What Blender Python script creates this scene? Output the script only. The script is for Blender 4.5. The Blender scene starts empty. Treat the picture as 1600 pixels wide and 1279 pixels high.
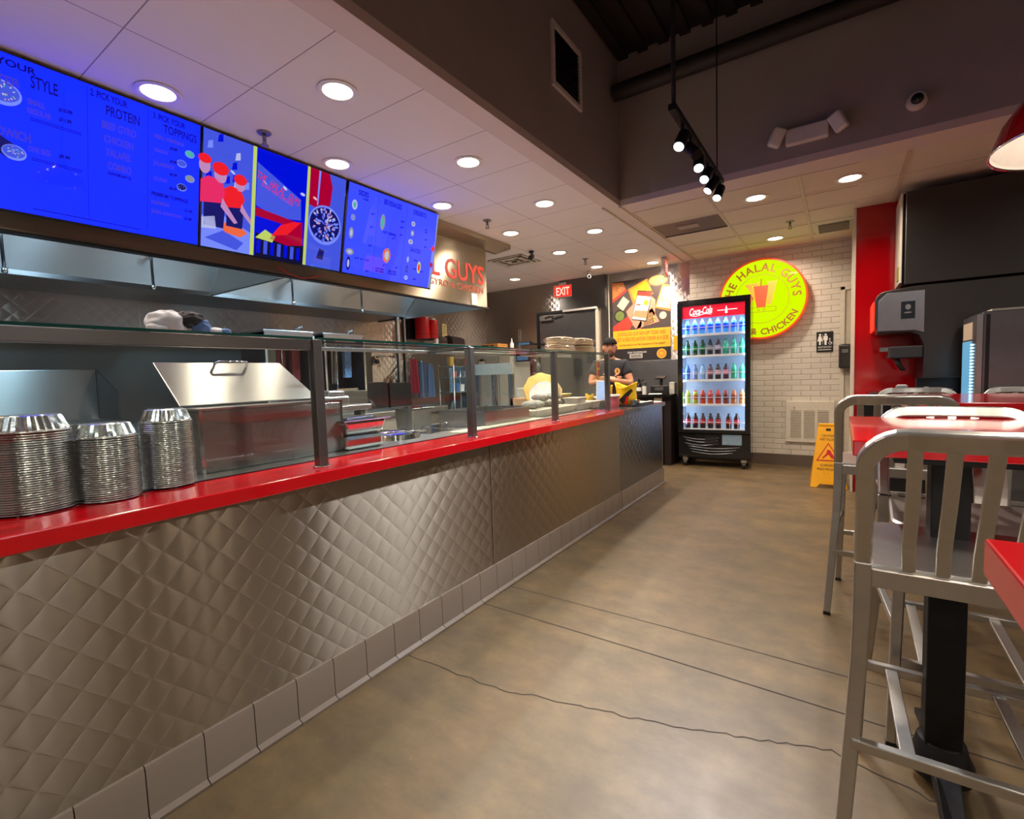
import bpy, bmesh, math, random
from mathutils import Vector, Matrix, Euler
random.seed(7)
scn = bpy.context.scene
C = scn.collection
PI = math.pi
def R(d): return math.radians(d)

# ---------------------------------------------------------------- camera
cam = bpy.data.cameras.new('camera'); cam_ob = bpy.data.objects.new('camera', cam); C.objects.link(cam_ob)
cam.sensor_fit = 'HORIZONTAL'; cam.sensor_width = 36; cam.lens = 36 * 757.27 / 1600
cam.shift_y = -0.5 / 1600; cam.clip_start = 0.02
_r = Vector((0.82772186, 0.56019396, -0.03254616)); _d = Vector((0.01146851, -0.07487655, -0.99712686)); _f = Vector((-0.56102138, 0.82497044, -0.06840154))
M = Matrix((( _r.x, -_d.x, -_f.x, 0), (_r.y, -_d.y, -_f.y, 0), (_r.z, -_d.z, -_f.z, 1.22), (0, 0, 0, 1)))
cam_ob.matrix_world = M
scn.camera = cam_ob

# ---------------------------------------------------------------- world, exposure
w = bpy.data.worlds.new('world'); scn.world = w; w.use_nodes = True
w.node_tree.nodes['Background'].inputs[0].default_value = (0.75, 0.70, 0.72, 1)
w.node_tree.nodes['Background'].inputs[1].default_value = 0.2
scn.view_settings.view_transform = 'Standard'; scn.view_settings.look = 'None'
scn.view_settings.exposure = 0.0; scn.view_settings.gamma = 1; scn.view_settings.use_curve_mapping = False

# light strengths (watts)
DOWN_W, TRACK_W, PEND_W, HOOD_W, ROOM_W = 7.5, 5.0, 8.0, 22.0, 10.0

def area(name, loc, size, power, color, parent=None, direction=(0, 0, -1), shape='DISK', size_y=None, spread=PI):
    l = bpy.data.lights.new(name, 'AREA'); l.shape = shape; l.size = size; l.energy = power; l.color = color; l.spread = spread
    if size_y: l.size_y = size_y
    o = bpy.data.objects.new(name, l); C.objects.link(o); o.location = loc
    o.rotation_euler = Vector(direction).to_track_quat('-Z', 'Y').to_euler()
    if parent: o.parent = parent
    return o

# ---------------------------------------------------------------- materials
def lin(c):
    return tuple((x / 12.92 if x <= 0.04045 else ((x + 0.055) / 1.055) ** 2.4) for x in c)
def hexc(h): return lin(tuple(int(h[i:i + 2], 16) / 255 for i in (0, 2, 4)))
class NT:
    def __init__(s, nt): s.nt = nt; s.n = nt.nodes; s.l = nt.links
    def add(s, t, **kw):
        n = s.n.new(t)
        for k, v in kw.items(): setattr(n, k, v)
        return n
    def link(s, a, b): s.l.new(a, b)
    def math(s, op, a, b=None, c=None, clamp=False):
        n = s.add('ShaderNodeMath', operation=op); n.use_clamp = clamp
        for i, v in enumerate((a, b, c)):
            if v is None: continue
            if isinstance(v, (int, float)): n.inputs[i].default_value = v
            else: s.link(v, n.inputs[i])
        return n.outputs[0]
    def mix(s, f, a, b):
        n = s.add('ShaderNodeMix', data_type='RGBA')
        for i, v in ((0, f), (6, a), (7, b)):
            if isinstance(v, (int, float)): n.inputs[i].default_value = v
            elif isinstance(v, tuple): n.inputs[i].default_value = (*v, 1)
            else: s.link(v, n.inputs[i])
        return n.outputs[2]
    def noise(s, vec, scale, detail=3, rough=0.5):
        n = s.add('ShaderNodeTexNoise'); n.inputs['Scale'].default_value = scale; n.inputs['Detail'].default_value = detail; n.inputs['Roughness'].default_value = rough
        if vec is not None: s.link(vec, n.inputs['Vector'])
        return n.outputs['Fac']
    def bump(s, h, strength, dist, normal=None):
        n = s.add('ShaderNodeBump'); n.inputs['Strength'].default_value = strength; n.inputs['Distance'].default_value = dist
        s.link(h, n.inputs['Height'])
        if normal is not None: s.link(normal, n.inputs['Normal'])
        return n.outputs[0]
    def scalevec(s, vec, sc):
        n = s.add('ShaderNodeMapping'); n.inputs['Scale'].default_value = sc; s.link(vec, n.inputs[0]); return n.outputs[0]
def base(name):
    m = bpy.data.materials.new(name); m.use_nodes = True
    t = NT(m.node_tree); return m, t, t.n['Principled BSDF']
def mat(name, col, rough=0.5, metal=0.0, nscale=20, namt=0.06, bump=0.0, spec=0.5, coat=0.0, alpha=None, emis=None, estr=0.0, trans=0.0, stretch=None):
    m, t, p = base(name)
    co = t.add('ShaderNodeTexCoord').outputs['Object']
    if stretch: co = t.scalevec(co, stretch)
    f = t.noise(co, nscale)
    dark = tuple(c * (1 - namt * 2) for c in col); lite = tuple(min(1, c * (1 + namt * 2)) for c in col)
    t.link(t.mix(f, dark, lite), p.inputs['Base Color'])
    p.inputs['Roughness'].default_value = rough; p.inputs['Metallic'].default_value = metal
    p.inputs['Specular IOR Level'].default_value = spec; p.inputs['Coat Weight'].default_value = coat
    if coat: p.inputs['Coat Roughness'].default_value = 0.05
    if trans: p.inputs['Transmission Weight'].default_value = trans
    if alpha is not None: p.inputs['Alpha'].default_value = alpha
    if emis: p.inputs['Emission Color'].default_value = (*emis, 1); p.inputs['Emission Strength'].default_value = estr
    if bump: t.link(t.bump(f, bump, 0.002), p.inputs['Normal'])
    return m
def brushed(name, col, rough=0.28, aniso=0.6, axis=(1, 1, 60), bump=0.08):
    m, t, p = base(name)
    co = t.add('ShaderNodeNewGeometry').outputs['Position']
    f = t.noise(t.scalevec(co, axis), 6, 4)
    big = t.noise(co, 2.2, 2)
    t.link(t.mix(f, tuple(c * 0.9 for c in col), col), p.inputs['Base Color'])
    p.inputs['Metallic'].default_value = 1; 
    t.link(t.math('ADD', t.math('MULTIPLY', big, 0.16), rough - 0.06), p.inputs['Roughness'])
    if bump: t.link(t.bump(f, bump, 0.001), p.inputs['Normal'])
    if aniso:
        p.inputs['Anisotropic'].default_value = aniso
        tg = t.add('ShaderNodeCombineXYZ'); tg.inputs[1].default_value = 0.03; tg.inputs[2].default_value = 1.0; t.link(tg.outputs[0], p.inputs['Tangent'])
    return m
def quilted(name, col, pitch=0.1, rough=0.3, strength=0.5):
    m, t, p = base(name)
    g = t.add('ShaderNodeNewGeometry'); sx = t.add('ShaderNodeSeparateXYZ'); t.link(g.outputs['Position'], sx.inputs[0])
    u = t.math('ADD', sx.outputs[0], sx.outputs[1]); v = sx.outputs[2]; k = PI / pitch
    A = t.math('ABSOLUTE', t.math('SINE', t.math('MULTIPLY', t.math('ADD', u, v), k)))
    B = t.math('ABSOLUTE', t.math('SINE', t.math('MULTIPLY', t.math('SUBTRACT', u, v), k)))
    h = t.math('POWER', t.math('MULTIPLY', A, B), 0.55)
    f = t.noise(t.scalevec(g.outputs['Position'], (1.5, 1.5, 90)), 5, 4)
    big = t.noise(g.outputs['Position'], 1.3, 2)
    hh = t.math('ADD', h, t.math('MULTIPLY', big, 0.6))
    n1 = t.bump(hh, strength, 0.004); n2 = t.bump(f, 0.06, 0.001, n1)
    t.link(n2, p.inputs['Normal'])
    t.link(t.mix(f, tuple(c * 0.88 for c in col), col), p.inputs['Base Color'])
    p.inputs['Metallic'].default_value = 1; p.inputs['Roughness'].default_value = rough
    p.inputs['Anisotropic'].default_value = 1.0
    tg = t.add('ShaderNodeCombineXYZ'); tg.inputs[1].default_value = 0.03; tg.inputs[2].default_value = 1.0; t.link(tg.outputs[0], p.inputs['Tangent'])
    return m
def emit(name, col, strength):
    m, t, p = base(name)
    co = t.add('ShaderNodeTexCoord').outputs['Object']; f = t.noise(co, 3)
    t.link(t.mix(f, tuple(c * 0.97 for c in col), col), p.inputs['Emission Color'])
    p.inputs['Base Color'].default_value = (0.0, 0.0, 0.0, 1); p.inputs['Emission Strength'].default_value = strength; p.inputs['Roughness'].default_value = 0.02; p.inputs['Specular IOR Level'].default_value = 0.5
    return m
def glass(name, tint=(0.93, 0.97, 0.95), alpha_face=0.06):
    m = bpy.data.materials.new(name); m.use_nodes = True; t = NT(m.node_tree); t.n.clear()
    out = t.add('ShaderNodeOutputMaterial'); tr = t.add('ShaderNodeBsdfTransparent'); gl = t.add('ShaderNodeBsdfGlossy'); mx = t.add('ShaderNodeMixShader')
    co = t.add('ShaderNodeTexCoord').outputs['Object']; f = t.noise(co, 4)
    t.link(t.mix(f, tint, tuple(min(1, c * 1.02) for c in tint)), tr.inputs[0]); gl.inputs['Roughness'].default_value = 0.02; gl.inputs['Color'].default_value = (1, 1, 1, 1)
    lw = t.add('ShaderNodeLayerWeight'); lw.inputs[0].default_value = 0.5
    fr = t.math('MULTIPLY', t.math('POWER', lw.outputs['Facing'], 5.0), 0.55)
    t.link(t.math('ADD', fr, 0.03 + alpha_face * 0.3, clamp=True), mx.inputs[0]); t.link(tr.outputs[0], mx.inputs[1]); t.link(gl.outputs[0], mx.inputs[2]); t.link(mx.outputs[0], out.inputs[0])
    return m
def gridline(name, col, linecol, px, ox, py, oy, wdt=0.006, rough=0.85):
    m, t, p = base(name)
    g = t.add('ShaderNodeNewGeometry'); sx = t.add('ShaderNodeSeparateXYZ'); t.link(g.outputs['Position'], sx.inputs[0])
    def ln(c, per, off):
        q = t.math('FRACT', t.math('DIVIDE', t.math('SUBTRACT', c, off - wdt / 2), per))
        return t.math('LESS_THAN', q, wdt / per)
    f = t.math('MAXIMUM', ln(sx.outputs[0], px, ox), ln(sx.outputs[1], py, oy))
    nz = t.noise(g.outputs['Position'], 1.7, 3); sp = t.noise(g.outputs['Position'], 160, 2)
    c0 = t.mix(nz, tuple(c * 0.93 for c in col), col)
    t.link(t.mix(f, c0, linecol), p.inputs['Base Color']); p.inputs['Roughness'].default_value = rough
    t.link(t.bump(sp, 0.15, 0.001), p.inputs['Normal'])
    return m
def concrete(name):
    m, t, p = base(name)
    g = t.add('ShaderNodeNewGeometry').outputs['Position']
    a = t.math('MULTIPLY', t.math('SUBTRACT', t.noise(t.scalevec(g, (1.0, 1.7, 1)), 2.6, 8, 0.72), 0.36), 3.2, clamp=True); b = t.noise(g, 7, 6, 0.65); c = t.noise(g, 60, 4, 0.7); d = t.noise(t.scalevec(g, (1, 6, 1)), 2.5, 5, 0.7)
    c1 = t.mix(a, hexc('493b27'), hexc('79613f'))
    c2 = t.mix(t.math('MULTIPLY', t.math('GREATER_THAN', b, 0.0), t.math('MULTIPLY', t.math('SUBTRACT', b, 0.25, clamp=True), 1.5)), c1, hexc('443b30'))
    c3 = t.mix(t.math('MULTIPLY', d, 0.35), c2, hexc('826d49'))
    rmp = t.math('MULTIPLY', t.math('GREATER_THAN', c, 0.68), 0.12)
    t.link(t.mix(rmp, c3, hexc('b5a78b')), p.inputs['Base Color'])
    t.link(t.math('ADD', t.math('MULTIPLY', b, 0.35), 0.28), p.inputs['Roughness'])
    p.inputs['Specular IOR Level'].default_value = 0.55
    t.link(t.bump(t.math('ADD', c, t.math('MULTIPLY', b, 2)), 0.12, 0.002), p.inputs['Normal'])
    return m
def brick(name, col, joint):
    m, t, p = base(name)
    g = t.add('ShaderNodeNewGeometry'); sx = t.add('ShaderNodeSeparateXYZ'); t.link(g.outputs['Position'], sx.inputs[0])
    cb = t.add('ShaderNodeCombineXYZ'); t.link(sx.outputs[0], cb.inputs[0]); t.link(sx.outputs[2], cb.inputs[1])
    b = t.add('ShaderNodeTexBrick'); t.link(cb.outputs[0], b.inputs['Vector']); b.inputs['Scale'].default_value = 1.0
    b.inputs['Brick Width'].default_value = 0.2; b.inputs['Row Height'].default_value = 0.066; b.inputs['Mortar Size'].default_value = 0.006; b.inputs['Mortar Smooth'].default_value = 0.6
    b.inputs['Color1'].default_value = (*col, 1); b.inputs['Color2'].default_value = (*[c * 0.93 for c in col], 1); b.inputs['Mortar'].default_value = (*joint, 1)
    t.link(b.outputs['Color'], p.inputs['Base Color']); p.inputs['Roughness'].default_value = 0.45
    n = t.noise(g.outputs['Position'], 30, 3)
    h = t.math('SUBTRACT', t.math('MULTIPLY', n, 0.25), b.outputs['Fac'])
    t.link(t.bump(h, 0.9, 0.006), p.inputs['Normal'])
    return m

MT = dict(
    box_steel=brushed('box_steel', (0.30, 0.28, 0.27), 0.26, 0.9),
    steel=brushed('brushed_steel', (0.54, 0.53, 0.51), 0.34, 0.95),
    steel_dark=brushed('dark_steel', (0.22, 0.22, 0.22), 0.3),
    steel_shiny=mat('polished_steel', (0.62, 0.62, 0.62), 0.12, 1.0, 12, 0.04),
    steel_soft=mat('satin_steel', (0.5, 0.5, 0.49), 0.33, 1.0, 15, 0.05),
    fascia=brushed('fascia_steel', (0.50, 0.42, 0.32), 0.32, 0.95),
    quilt=quilted('quilted_steel', (0.36, 0.31, 0.25), 0.1, 0.34, 0.27),
    quilt_wall=quilted('quilted_steel_wall', (0.50, 0.46, 0.43), 0.1, 0.34, 0.4),
    alu=mat('cast_aluminium', (0.50, 0.49, 0.465), 0.36, 1.0, 40, 0.05, stretch=(1, 1, 1)),
    foil=mat('aluminium_foil', (0.72, 0.72, 0.73), 0.22, 1.0, 60, 0.08, 0.5),
    red_top=mat('red_solid_surface', hexc('c80a16'), 0.16, 0, 30, 0.05, coat=0.4),
    red_wall=mat('red_gloss_tile', hexc('a8000c'), 0.12, 0, 4, 0.04, coat=0.6),
    red_lamp=mat('red_enamel', hexc('9c0410'), 0.12, 0, 8, 0.03, coat=0.8),
    red=mat('red_plastic', hexc('c8101c'), 0.3),
    black=mat('black_plastic', (0.012, 0.012, 0.014), 0.35),
    black_gloss=mat('black_gloss', (0.01, 0.01, 0.012), 0.12, coat=0.3),
    black_metal=mat('black_powder_coat', (0.005, 0.005, 0.006), 0.55, spec=0.3),
    post=brushed('post_steel', (0.20, 0.195, 0.185), 0.3),
    white=mat('white_plastic', (0.72, 0.71, 0.68), 0.4),
    paper=mat('white_paper', (0.85, 0.84, 0.80), 0.8),
    cream=mat('cream_paint', hexc('cfc7b6'), 0.5),
    fridge_white=mat('fridge_white', hexc('b5b5ae'), 0.35),
    grey_wall=mat('warm_grey_paint', hexc('9c9694'), 0.75, 0, 3, 0.04, 0.1),
    white_drywall=mat('white_drywall', hexc('d3c6c2'), 0.8, 0, 2, 0.03),
    deck=mat('black_roof_deck', (0.012, 0.011, 0.012), 0.8, 0, 8, 0.2),
    duct=mat('black_duct_paint', (0.02, 0.018, 0.018), 0.6),
    tile_base=mat('taupe_ceramic', hexc('776b61'), 0.25, 0, 5, 0.04, coat=0.3),
    grout=mat('dark_grout', (0.03, 0.025, 0.02), 0.9),
    floor=concrete('sealed_concrete'),
    crack=mat('crack_dark', (0.03, 0.024, 0.018), 0.9),
    brick=brick('white_painted_brick', hexc('d3cbbd'), hexc('c2b9ab')),
    ceil_l=gridline('ceiling_tile_left', hexc('e6dcda'), hexc('8f8584'), 0.66, -1.75, 0.515, 1.88, 0.005),
    ceil_r=gridline('ceiling_tile_right', hexc('dcd0be'), hexc('9a8e80'), 0.66, -1.615, 0.49, 4.4, 0.008),
    tbar=mat('ceiling_grid', hexc('cabda9'), 0.5),
    glass=glass('clear_glass'),
    glass_green=mat('glass_edge', (0.004, 0.07, 0.055), 0.1, coat=0.4, namt=0.1),
    glass_door=glass('door_glass', (0.96, 0.97, 0.98), 0.02),
    yellow=mat('yellow_plastic', hexc('f2ac12'), 0.4),
    yellow_bag=mat('yellow_bag', hexc('f0c410'), 0.35, bump=0.4),
    wood=mat('varnished_wood', hexc('b9803f'), 0.5, 0, 5, 0.18, stretch=(1, 12, 12)),
    cardboard=mat('cardboard', hexc('a9835c'), 0.8, 0, 12, 0.06),
    cap=mat('cap_cloth', (0.014, 0.014, 0.016), 0.95, spec=0.2),
    skin=mat('skin', hexc('cf9272'), 0.5, 0, 20, 0.05),
    shirt=mat('charcoal_shirt', (0.022, 0.025, 0.033), 0.85, 0, 60, 0.1),
    trousers=mat('black_trousers', (0.012, 0.012, 0.014), 0.85),
    hair=mat('dark_hair', (0.012, 0.009, 0.007), 0.6),
    eye=mat('eye_white', (0.6, 0.58, 0.55), 0.3),
    lip=mat('lips', hexc('8e4b40'), 0.5),
    pita=mat('pita_bread', hexc('f6d6b6'), 0.7, 0, 14, 0.16, 0.3),
    bagfilm=glass('clear_film', (0.95, 0.93, 0.90), 0.35),
    cloth_blue=mat('patterned_cloth_blue', hexc('5576ab'), 0.8, 0, 40, 0.3),
    cloth_white=mat('white_cloth', hexc('c9ccd3'), 0.8, 0, 30, 0.1, 0.4),
    cloth_grey=mat('dark_cloth', hexc('2b2b31'), 0.8, 0, 30, 0.2),
    gold_light=emit('lamp_glow_warm', (1.0, 0.86, 0.66), 14),
    cool_light=emit('lamp_glow_cool', (0.9, 0.95, 1.0), 14),
    led=emit('led_blue_white', (0.45, 0.8, 1.0), 3.0),
    exit_red=emit('exit_red', hexc('ff2418'), 1.6),
    blue_off=mat('blue_reflective_panel', hexc('54799f'), 0.2, 0.3),
)

# ---------------------------------------------------------------- mesh builder
class MB:
    def __init__(s): s.bm = bmesh.new(); s.mats = []; s.sm = set()
    def mi(s, m):
        m = MT[m] if isinstance(m, str) else m
        if m not in s.mats: s.mats.append(m)
        return s.mats.index(m)
    def face(s, vs, m, smooth=False):
        try: f = s.bm.faces.new(vs)
        except ValueError: return
        f.material_index = m; f.smooth = smooth
    def box(s, x0, x1, y0, y1, z0, z1, m):
        return s.hexa([(x0, y0, z0), (x1, y0, z0), (x1, y1, z0), (x0, y1, z0), (x0, y0, z1), (x1, y0, z1), (x1, y1, z1), (x0, y1, z1)], m)
    def hexa(s, p, m):
        i = s.mi(m); v = [s.bm.verts.new(q) for q in p]
        for f in ((3, 2, 1, 0), (4, 5, 6, 7), (0, 1, 5, 4), (1, 2, 6, 5), (2, 3, 7, 6), (3, 0, 4, 7)): s.face([v[k] for k in f], i)
        return s
    def obox(s, c, size, rot, m):
        Q = Euler(rot).to_matrix() if not isinstance(rot, Matrix) else rot
        h = [d / 2 for d in size]
        return s.hexa([Vector(c) + Q @ Vector((a * h[0], b * h[1], e * h[2])) for e in (-1, 1) for a, b in ((-1, -1), (1, -1), (1, 1), (-1, 1))], m)
    def cyl(s, p0, p1, r0, m, r1=None, seg=16, caps=True):
        r1 = r0 if r1 is None else r1
        return s.rings([p0, p1], [r0, r1], m, seg, caps)
    def rings(s, pts, rad, m, seg=12, caps=True, closed=False):
        i = s.mi(m); pts = [Vector(p) for p in pts]; n = len(pts); prev = None; R_ = []
        t0 = (pts[1] - pts[0]).normalized(); a = Vector((0, 0, 1)) if abs(t0.z) < 0.9 else Vector((1, 0, 0))
        u = t0.cross(a).normalized()
        for k in range(n):
            t = ((pts[min(k + 1, n - 1)] - pts[max(k - 1, 0)])).normalized()
            u = (u - t * u.dot(t)).normalized(); v = t.cross(u); r = rad[k] if isinstance(rad, (list, tuple)) else rad
            R_.append([s.bm.verts.new(pts[k] + (u * math.cos(2 * PI * j / seg) + v * math.sin(2 * PI * j / seg)) * r) for j in range(seg)])
        for k in range(n - 1):
            for j in range(seg): s.face([R_[k][j], R_[k][(j + 1) % seg], R_[k + 1][(j + 1) % seg], R_[k + 1][j]], i, True)
        if caps: s.face(R_[0][::-1], i); s.face(R_[-1], i)
        return s
    def sweep(s, pts, w, h, up, m, caps=True):
        # rectangular profile, w across, h along 'up-ish' normal
        i = s.mi(m); pts = [Vector(p) for p in pts]; n = len(pts); R_ = []
        for k in range(n):
            t = (pts[min(k + 1, n - 1)] - pts[max(k - 1, 0)]).normalized()
            U = Vector(up[k]) if isinstance(up, list) else Vector(up)
            b = t.cross(U).normalized(); U = b.cross(t).normalized()
            ww = w[k] if isinstance(w, list) else w; hh = h[k] if isinstance(h, list) else h
            R_.append([s.bm.verts.new(pts[k] + b * x * ww / 2 + U * y * hh / 2) for x, y in ((-1, -1), (1, -1), (1, 1), (-1, 1))])
        for k in range(n - 1):
            for j in range(4): s.face([R_[k][j], R_[k][(j + 1) % 4], R_[k + 1][(j + 1) % 4], R_[k + 1][j]], i)
        if caps: s.face(R_[0][::-1], i); s.face(R_[-1], i)
        return s
    def lathe(s, prof, m, c=(0, 0, 0), seg=24, wob=None, ms=None):
        i = s.mi(m); R_ = []
        for k, (r, z) in enumerate(prof):
            if r < 1e-6: R_.append([s.bm.verts.new((c[0], c[1], c[2] + z))]); continue
            R_.append([s.bm.verts.new((c[0] + (r + (wob(k, j) if wob else 0)) * math.cos(2 * PI * j / seg), c[1] + (r + (wob(k, j) if wob else 0)) * math.sin(2 * PI * j / seg), c[2] + z)) for j in range(seg)])
        for k in range(len(R_) - 1):
            a, b = R_[k], R_[k + 1]; ii = s.mi(ms[k]) if ms else i
            for j in range(seg):
                q = [a[j % len(a)], a[(j + 1) % len(a)], b[(j + 1) % len(b)], b[j % len(b)]]
                q = list(dict.fromkeys(q))
                if len(q) > 2: s.face(q, ii, True)
        return s
    def prism(s, poly, d0, d1, m, axis='Y', T=None):
        # poly in the plane normal to axis: Y -> (x,z), X -> (y,z), Z -> (x,y)
        i = s.mi(m)
        def P(a, b, d):
            v = {'Y': (a, d, b), 'X': (d, a, b), 'Z': (a, b, d)}[axis]
            return T @ Vector(v) if T else v
        A = [s.bm.verts.new(P(a, b, d0)) for a, b in poly]; B = [s.bm.verts.new(P(a, b, d1)) for a, b in poly]; n = len(poly)
        s.face(A, i); s.face(B[::-1], i)
        for k in range(n): s.face([A[k], B[k], B[(k + 1) % n], A[(k + 1) % n]], i)
        return s
    def ellipsoid(s, c, r, m, seg=16, rg=10, T=None, noise=0):
        i = s.mi(m); rows = []
        for a in range(rg + 1):
            th = PI * a / rg
            if a in (0, rg): pts = [Vector((0, 0, math.cos(th)))]
            else: pts = [Vector((math.sin(th) * math.cos(2 * PI * j / seg), math.sin(th) * math.sin(2 * PI * j / seg), math.cos(th))) for j in range(seg)]
            row = []
            for p in pts:
                k = 1 + (random.uniform(-noise, noise) if noise else 0)
                q = Vector((p.x * r[0] * k, p.y * r[1] * k, p.z * r[2] * k))
                if T: q = T @ q
                row.append(s.bm.verts.new(Vector(c) + q))
            rows.append(row)
        for a in range(rg):
            A, B = rows[a], rows[a + 1]
            for j in range(seg):
                q = list(dict.fromkeys([A[j % len(A)], B[j % len(B)], B[(j + 1) % len(B)], A[(j + 1) % len(A)]]))
                if len(q) > 2: s.face(q, i, True)
        return s
    def poly(s, pts, m):
        i = s.mi(m); s.face([s.bm.verts.new(p) for p in pts], i); return s
    def disc(s, c, r, m, ry=None, seg=24, n='Y', rot=0):
        ry = ry or r; pts = []
        for j in range(seg):
            a = 2 * PI * j / seg; x, y = r * math.cos(a), ry * math.sin(a); x, y = x * math.cos(rot) - y * math.sin(rot), x * math.sin(rot) + y * math.cos(rot)
            pts.append((c[0] + x, c[1], c[2] + y) if n == 'Y' else ((c[0] + x, c[1] + y, c[2]) if n == 'Z' else (c[0], c[1] + x, c[2] + y)))
        return s.poly(pts, m)
    def text(s, body, size, T, m, sx=1.0, align='LEFT', ext=0.0, fit=None, bold=0.0):
        # text lies in local XZ plane facing -Y before T; fit = wanted width
        cu = bpy.data.curves.new('lettering', 'FONT'); cu.body = body; cu.size = size; cu.align_x = align; cu.extrude = ext; cu.offset = bold; cu.resolution_u = 3
        o = bpy.data.objects.new('lettering', cu); C.objects.link(o)
        me = bpy.data.meshes.new_from_object(o.evaluated_get(bpy.context.evaluated_depsgraph_get()))
        bpy.data.objects.remove(o); bpy.data.curves.remove(cu)
        if fit:
            xs = [v.co.x for v in me.vertices]
            if xs: sx = fit / max(1e-6, max(xs) - min(xs))
        i = s.mi(m); b2 = bmesh.new(); b2.from_mesh(me); bpy.data.meshes.remove(me)
        Q = T @ Matrix.Rotation(PI / 2, 4, 'X') @ Matrix.Diagonal((sx, 1, 1, 1))
        mp = {v: s.bm.verts.new(Q @ v.co) for v in b2.verts}
        for f in b2.faces: s.face([mp[v] for v in f.verts], i)
        b2.free(); return s
    def build(s, name, parent=None, bevel=0, smooth=None, seg=2, loc=None, recalc=True):
        if recalc: bmesh.ops.recalc_face_normals(s.bm, faces=[f for f in s.bm.faces])
        me = bpy.data.meshes.new(name); s.bm.to_mesh(me); s.bm.free()
        for m in s.mats: me.materials.append(m)
        o = bpy.data.objects.new(name, me); C.objects.link(o)
        if parent: o.parent = parent
        if loc: o.location = loc
        if smooth:
            for p in me.polygons: p.use_smooth = True
            me.set_sharp_from_angle(angle=R(smooth))
        if bevel:
            b = o.modifiers.new('bevel', 'BEVEL'); b.width = bevel; b.segments = seg; b.limit_method = 'ANGLE'; b.angle_limit = R(35)
        return o

def thing(name, label, cat, loc=(0, 0, 0), rot=(0, 0, 0), group=None):
    o = bpy.data.objects.new(name, None); C.objects.link(o); o.location = loc; o.rotation_euler = rot if isinstance(rot, tuple) else (0, 0, rot)
    o.empty_display_size = 0.05
    o['label'] = label; o['category'] = cat
    if group: o['group'] = group
    return o
def tag(o, label, cat, group=None, kind=None):
    o['label'] = label; o['category'] = cat
    if group: o['group'] = group
    if kind: o['kind'] = kind
    return o
def lab(o, label): o['label'] = label; return o
def struct(o): o['kind'] = 'structure'; return o
def kids(o): return [c for c in bpy.data.objects if c.parent == o]
def dup(root, loc, rotz=None, label=None):
    # copies a thing together with its parts and their sub-parts
    r = root.copy(); C.objects.link(r); r.location = loc
    if rotz is not None: r.rotation_euler = (root.rotation_euler[0], root.rotation_euler[1], rotz)
    if label: r['label'] = label
    for ch in kids(root):
        c = ch.copy(); C.objects.link(c); c.parent = r
        for g in kids(ch):
            d = g.copy(); C.objects.link(d); d.parent = c
    return r
def TR(x=0, y=0, z=0, rz=0, rx=0, ry=0): return Matrix.Translation((x, y, z)) @ Euler((rx, ry, rz)).to_matrix().to_4x4()
def arc(cx, cz, r, a0, a1, n): return [(cx + r * math.cos(R(a0 + (a1 - a0) * k / n)), cz + r * math.sin(R(a0 + (a1 - a0) * k / n))) for k in range(n + 1)]

# ---------------------------------------------------------------- the setting
XC = -1.606   # front face of the counter
CZ = 2.67     # tiled ceiling height
def sbox(name, x0, x1, y0, y1, z0, z1, m, parent=None):
    o = MB().box(x0, x1, y0, y1, z0, z1, m).build(name, parent)
    return o if parent else struct(o)
floor = sbox('floor', -5.3, 3.3, -3.1, 7.0, -0.05, 0, 'floor')
def ribbon(pts, wd):
    b = MB(); i = b.mi('crack'); L = []
    for k, (x, y) in enumerate(pts):
        a = Vector(pts[max(k - 1, 0)]); c = Vector(pts[min(k + 1, len(pts) - 1)]); t = (c - a).normalized(); n = Vector((-t.y, t.x)) * wd / 2
        L.append((b.bm.verts.new((x + n.x, y + n.y, 0.0008)), b.bm.verts.new((x - n.x, y - n.y, 0.0008))))
    for k in range(len(L) - 1): b.face([L[k][0], L[k][1], L[k + 1][1], L[k + 1][0]], i)
    return b
ribbon([(-1.6, 2.245), (-0.7, 2.245), (0.3, 2.22), (3.2, 2.16)], 0.0045).build('control_joint', floor)
ribbon([(-1.6, 1.995), (-0.7, 1.99), (0.3, 1.97), (3.2, 1.9)], 0.006).build('control_joint', floor)
cr = [(-1.574, 1.442), (-1.12, 1.449), (-0.869, 1.513), (-0.637, 1.563), (-0.408, 1.62), (-0.202, 1.692), (-0.01, 1.755), (0.2, 1.70), (0.33, 1.66), (0.40, 1.55), (0.42, 1.35), (0.5, 1.2), (0.62, 1.0), (0.7, 0.6)]
crr = []
for k in range(len(cr) - 1):
    for q in range(8):
        f = q / 8; crr.append((cr[k][0] * (1 - f) + cr[k + 1][0] * f + random.uniform(-.005, .005), cr[k][1] * (1 - f) + cr[k + 1][1] * f + random.uniform(-.01, .01)))
ribbon(crr, 0.0045).build('floor_crack', floor)
ribbon([(0.75 - k * 0.06 + random.uniform(-.01, .01), 3.5 - k * 0.015 + random.uniform(-.015, .015)) for k in range(13)], 0.003).build('floor_crack', floor)

wl = sbox('wall_left', -5.25, -5.15, -3.1, 6.95, 0, CZ, 'quilt_wall')
sbox('wall_far', -5.15, -1.70, 6.85, 6.95, 0, CZ, 'quilt_wall')
sbox('wall_far', -1.70, 0.1, 6.85, 6.95, 0, CZ, 'brick')
wr = struct(MB().box(0.1, 3.2, 5.65, 6.95, 0, CZ, 'red_wall').build('wall_far', bevel=0.004))
sbox('wall_right', 3.2, 3.3, -3.1, 6.95, 0, 3.95, 'grey_wall')
sbox('wall_back', -5.25, 3.3, -3.2, -3.1, 0, 3.95, 'grey_wall')
sbox('baseboard_far', -1.70, -0.02, 6.835, 6.85, 0, 0.135, mat('rubber_cove_base', hexc('5d5047'), 0.5))
sbox('trim_1', 0.085, 0.103, 5.635, 6.85, 0, CZ, 'cream')
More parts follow.
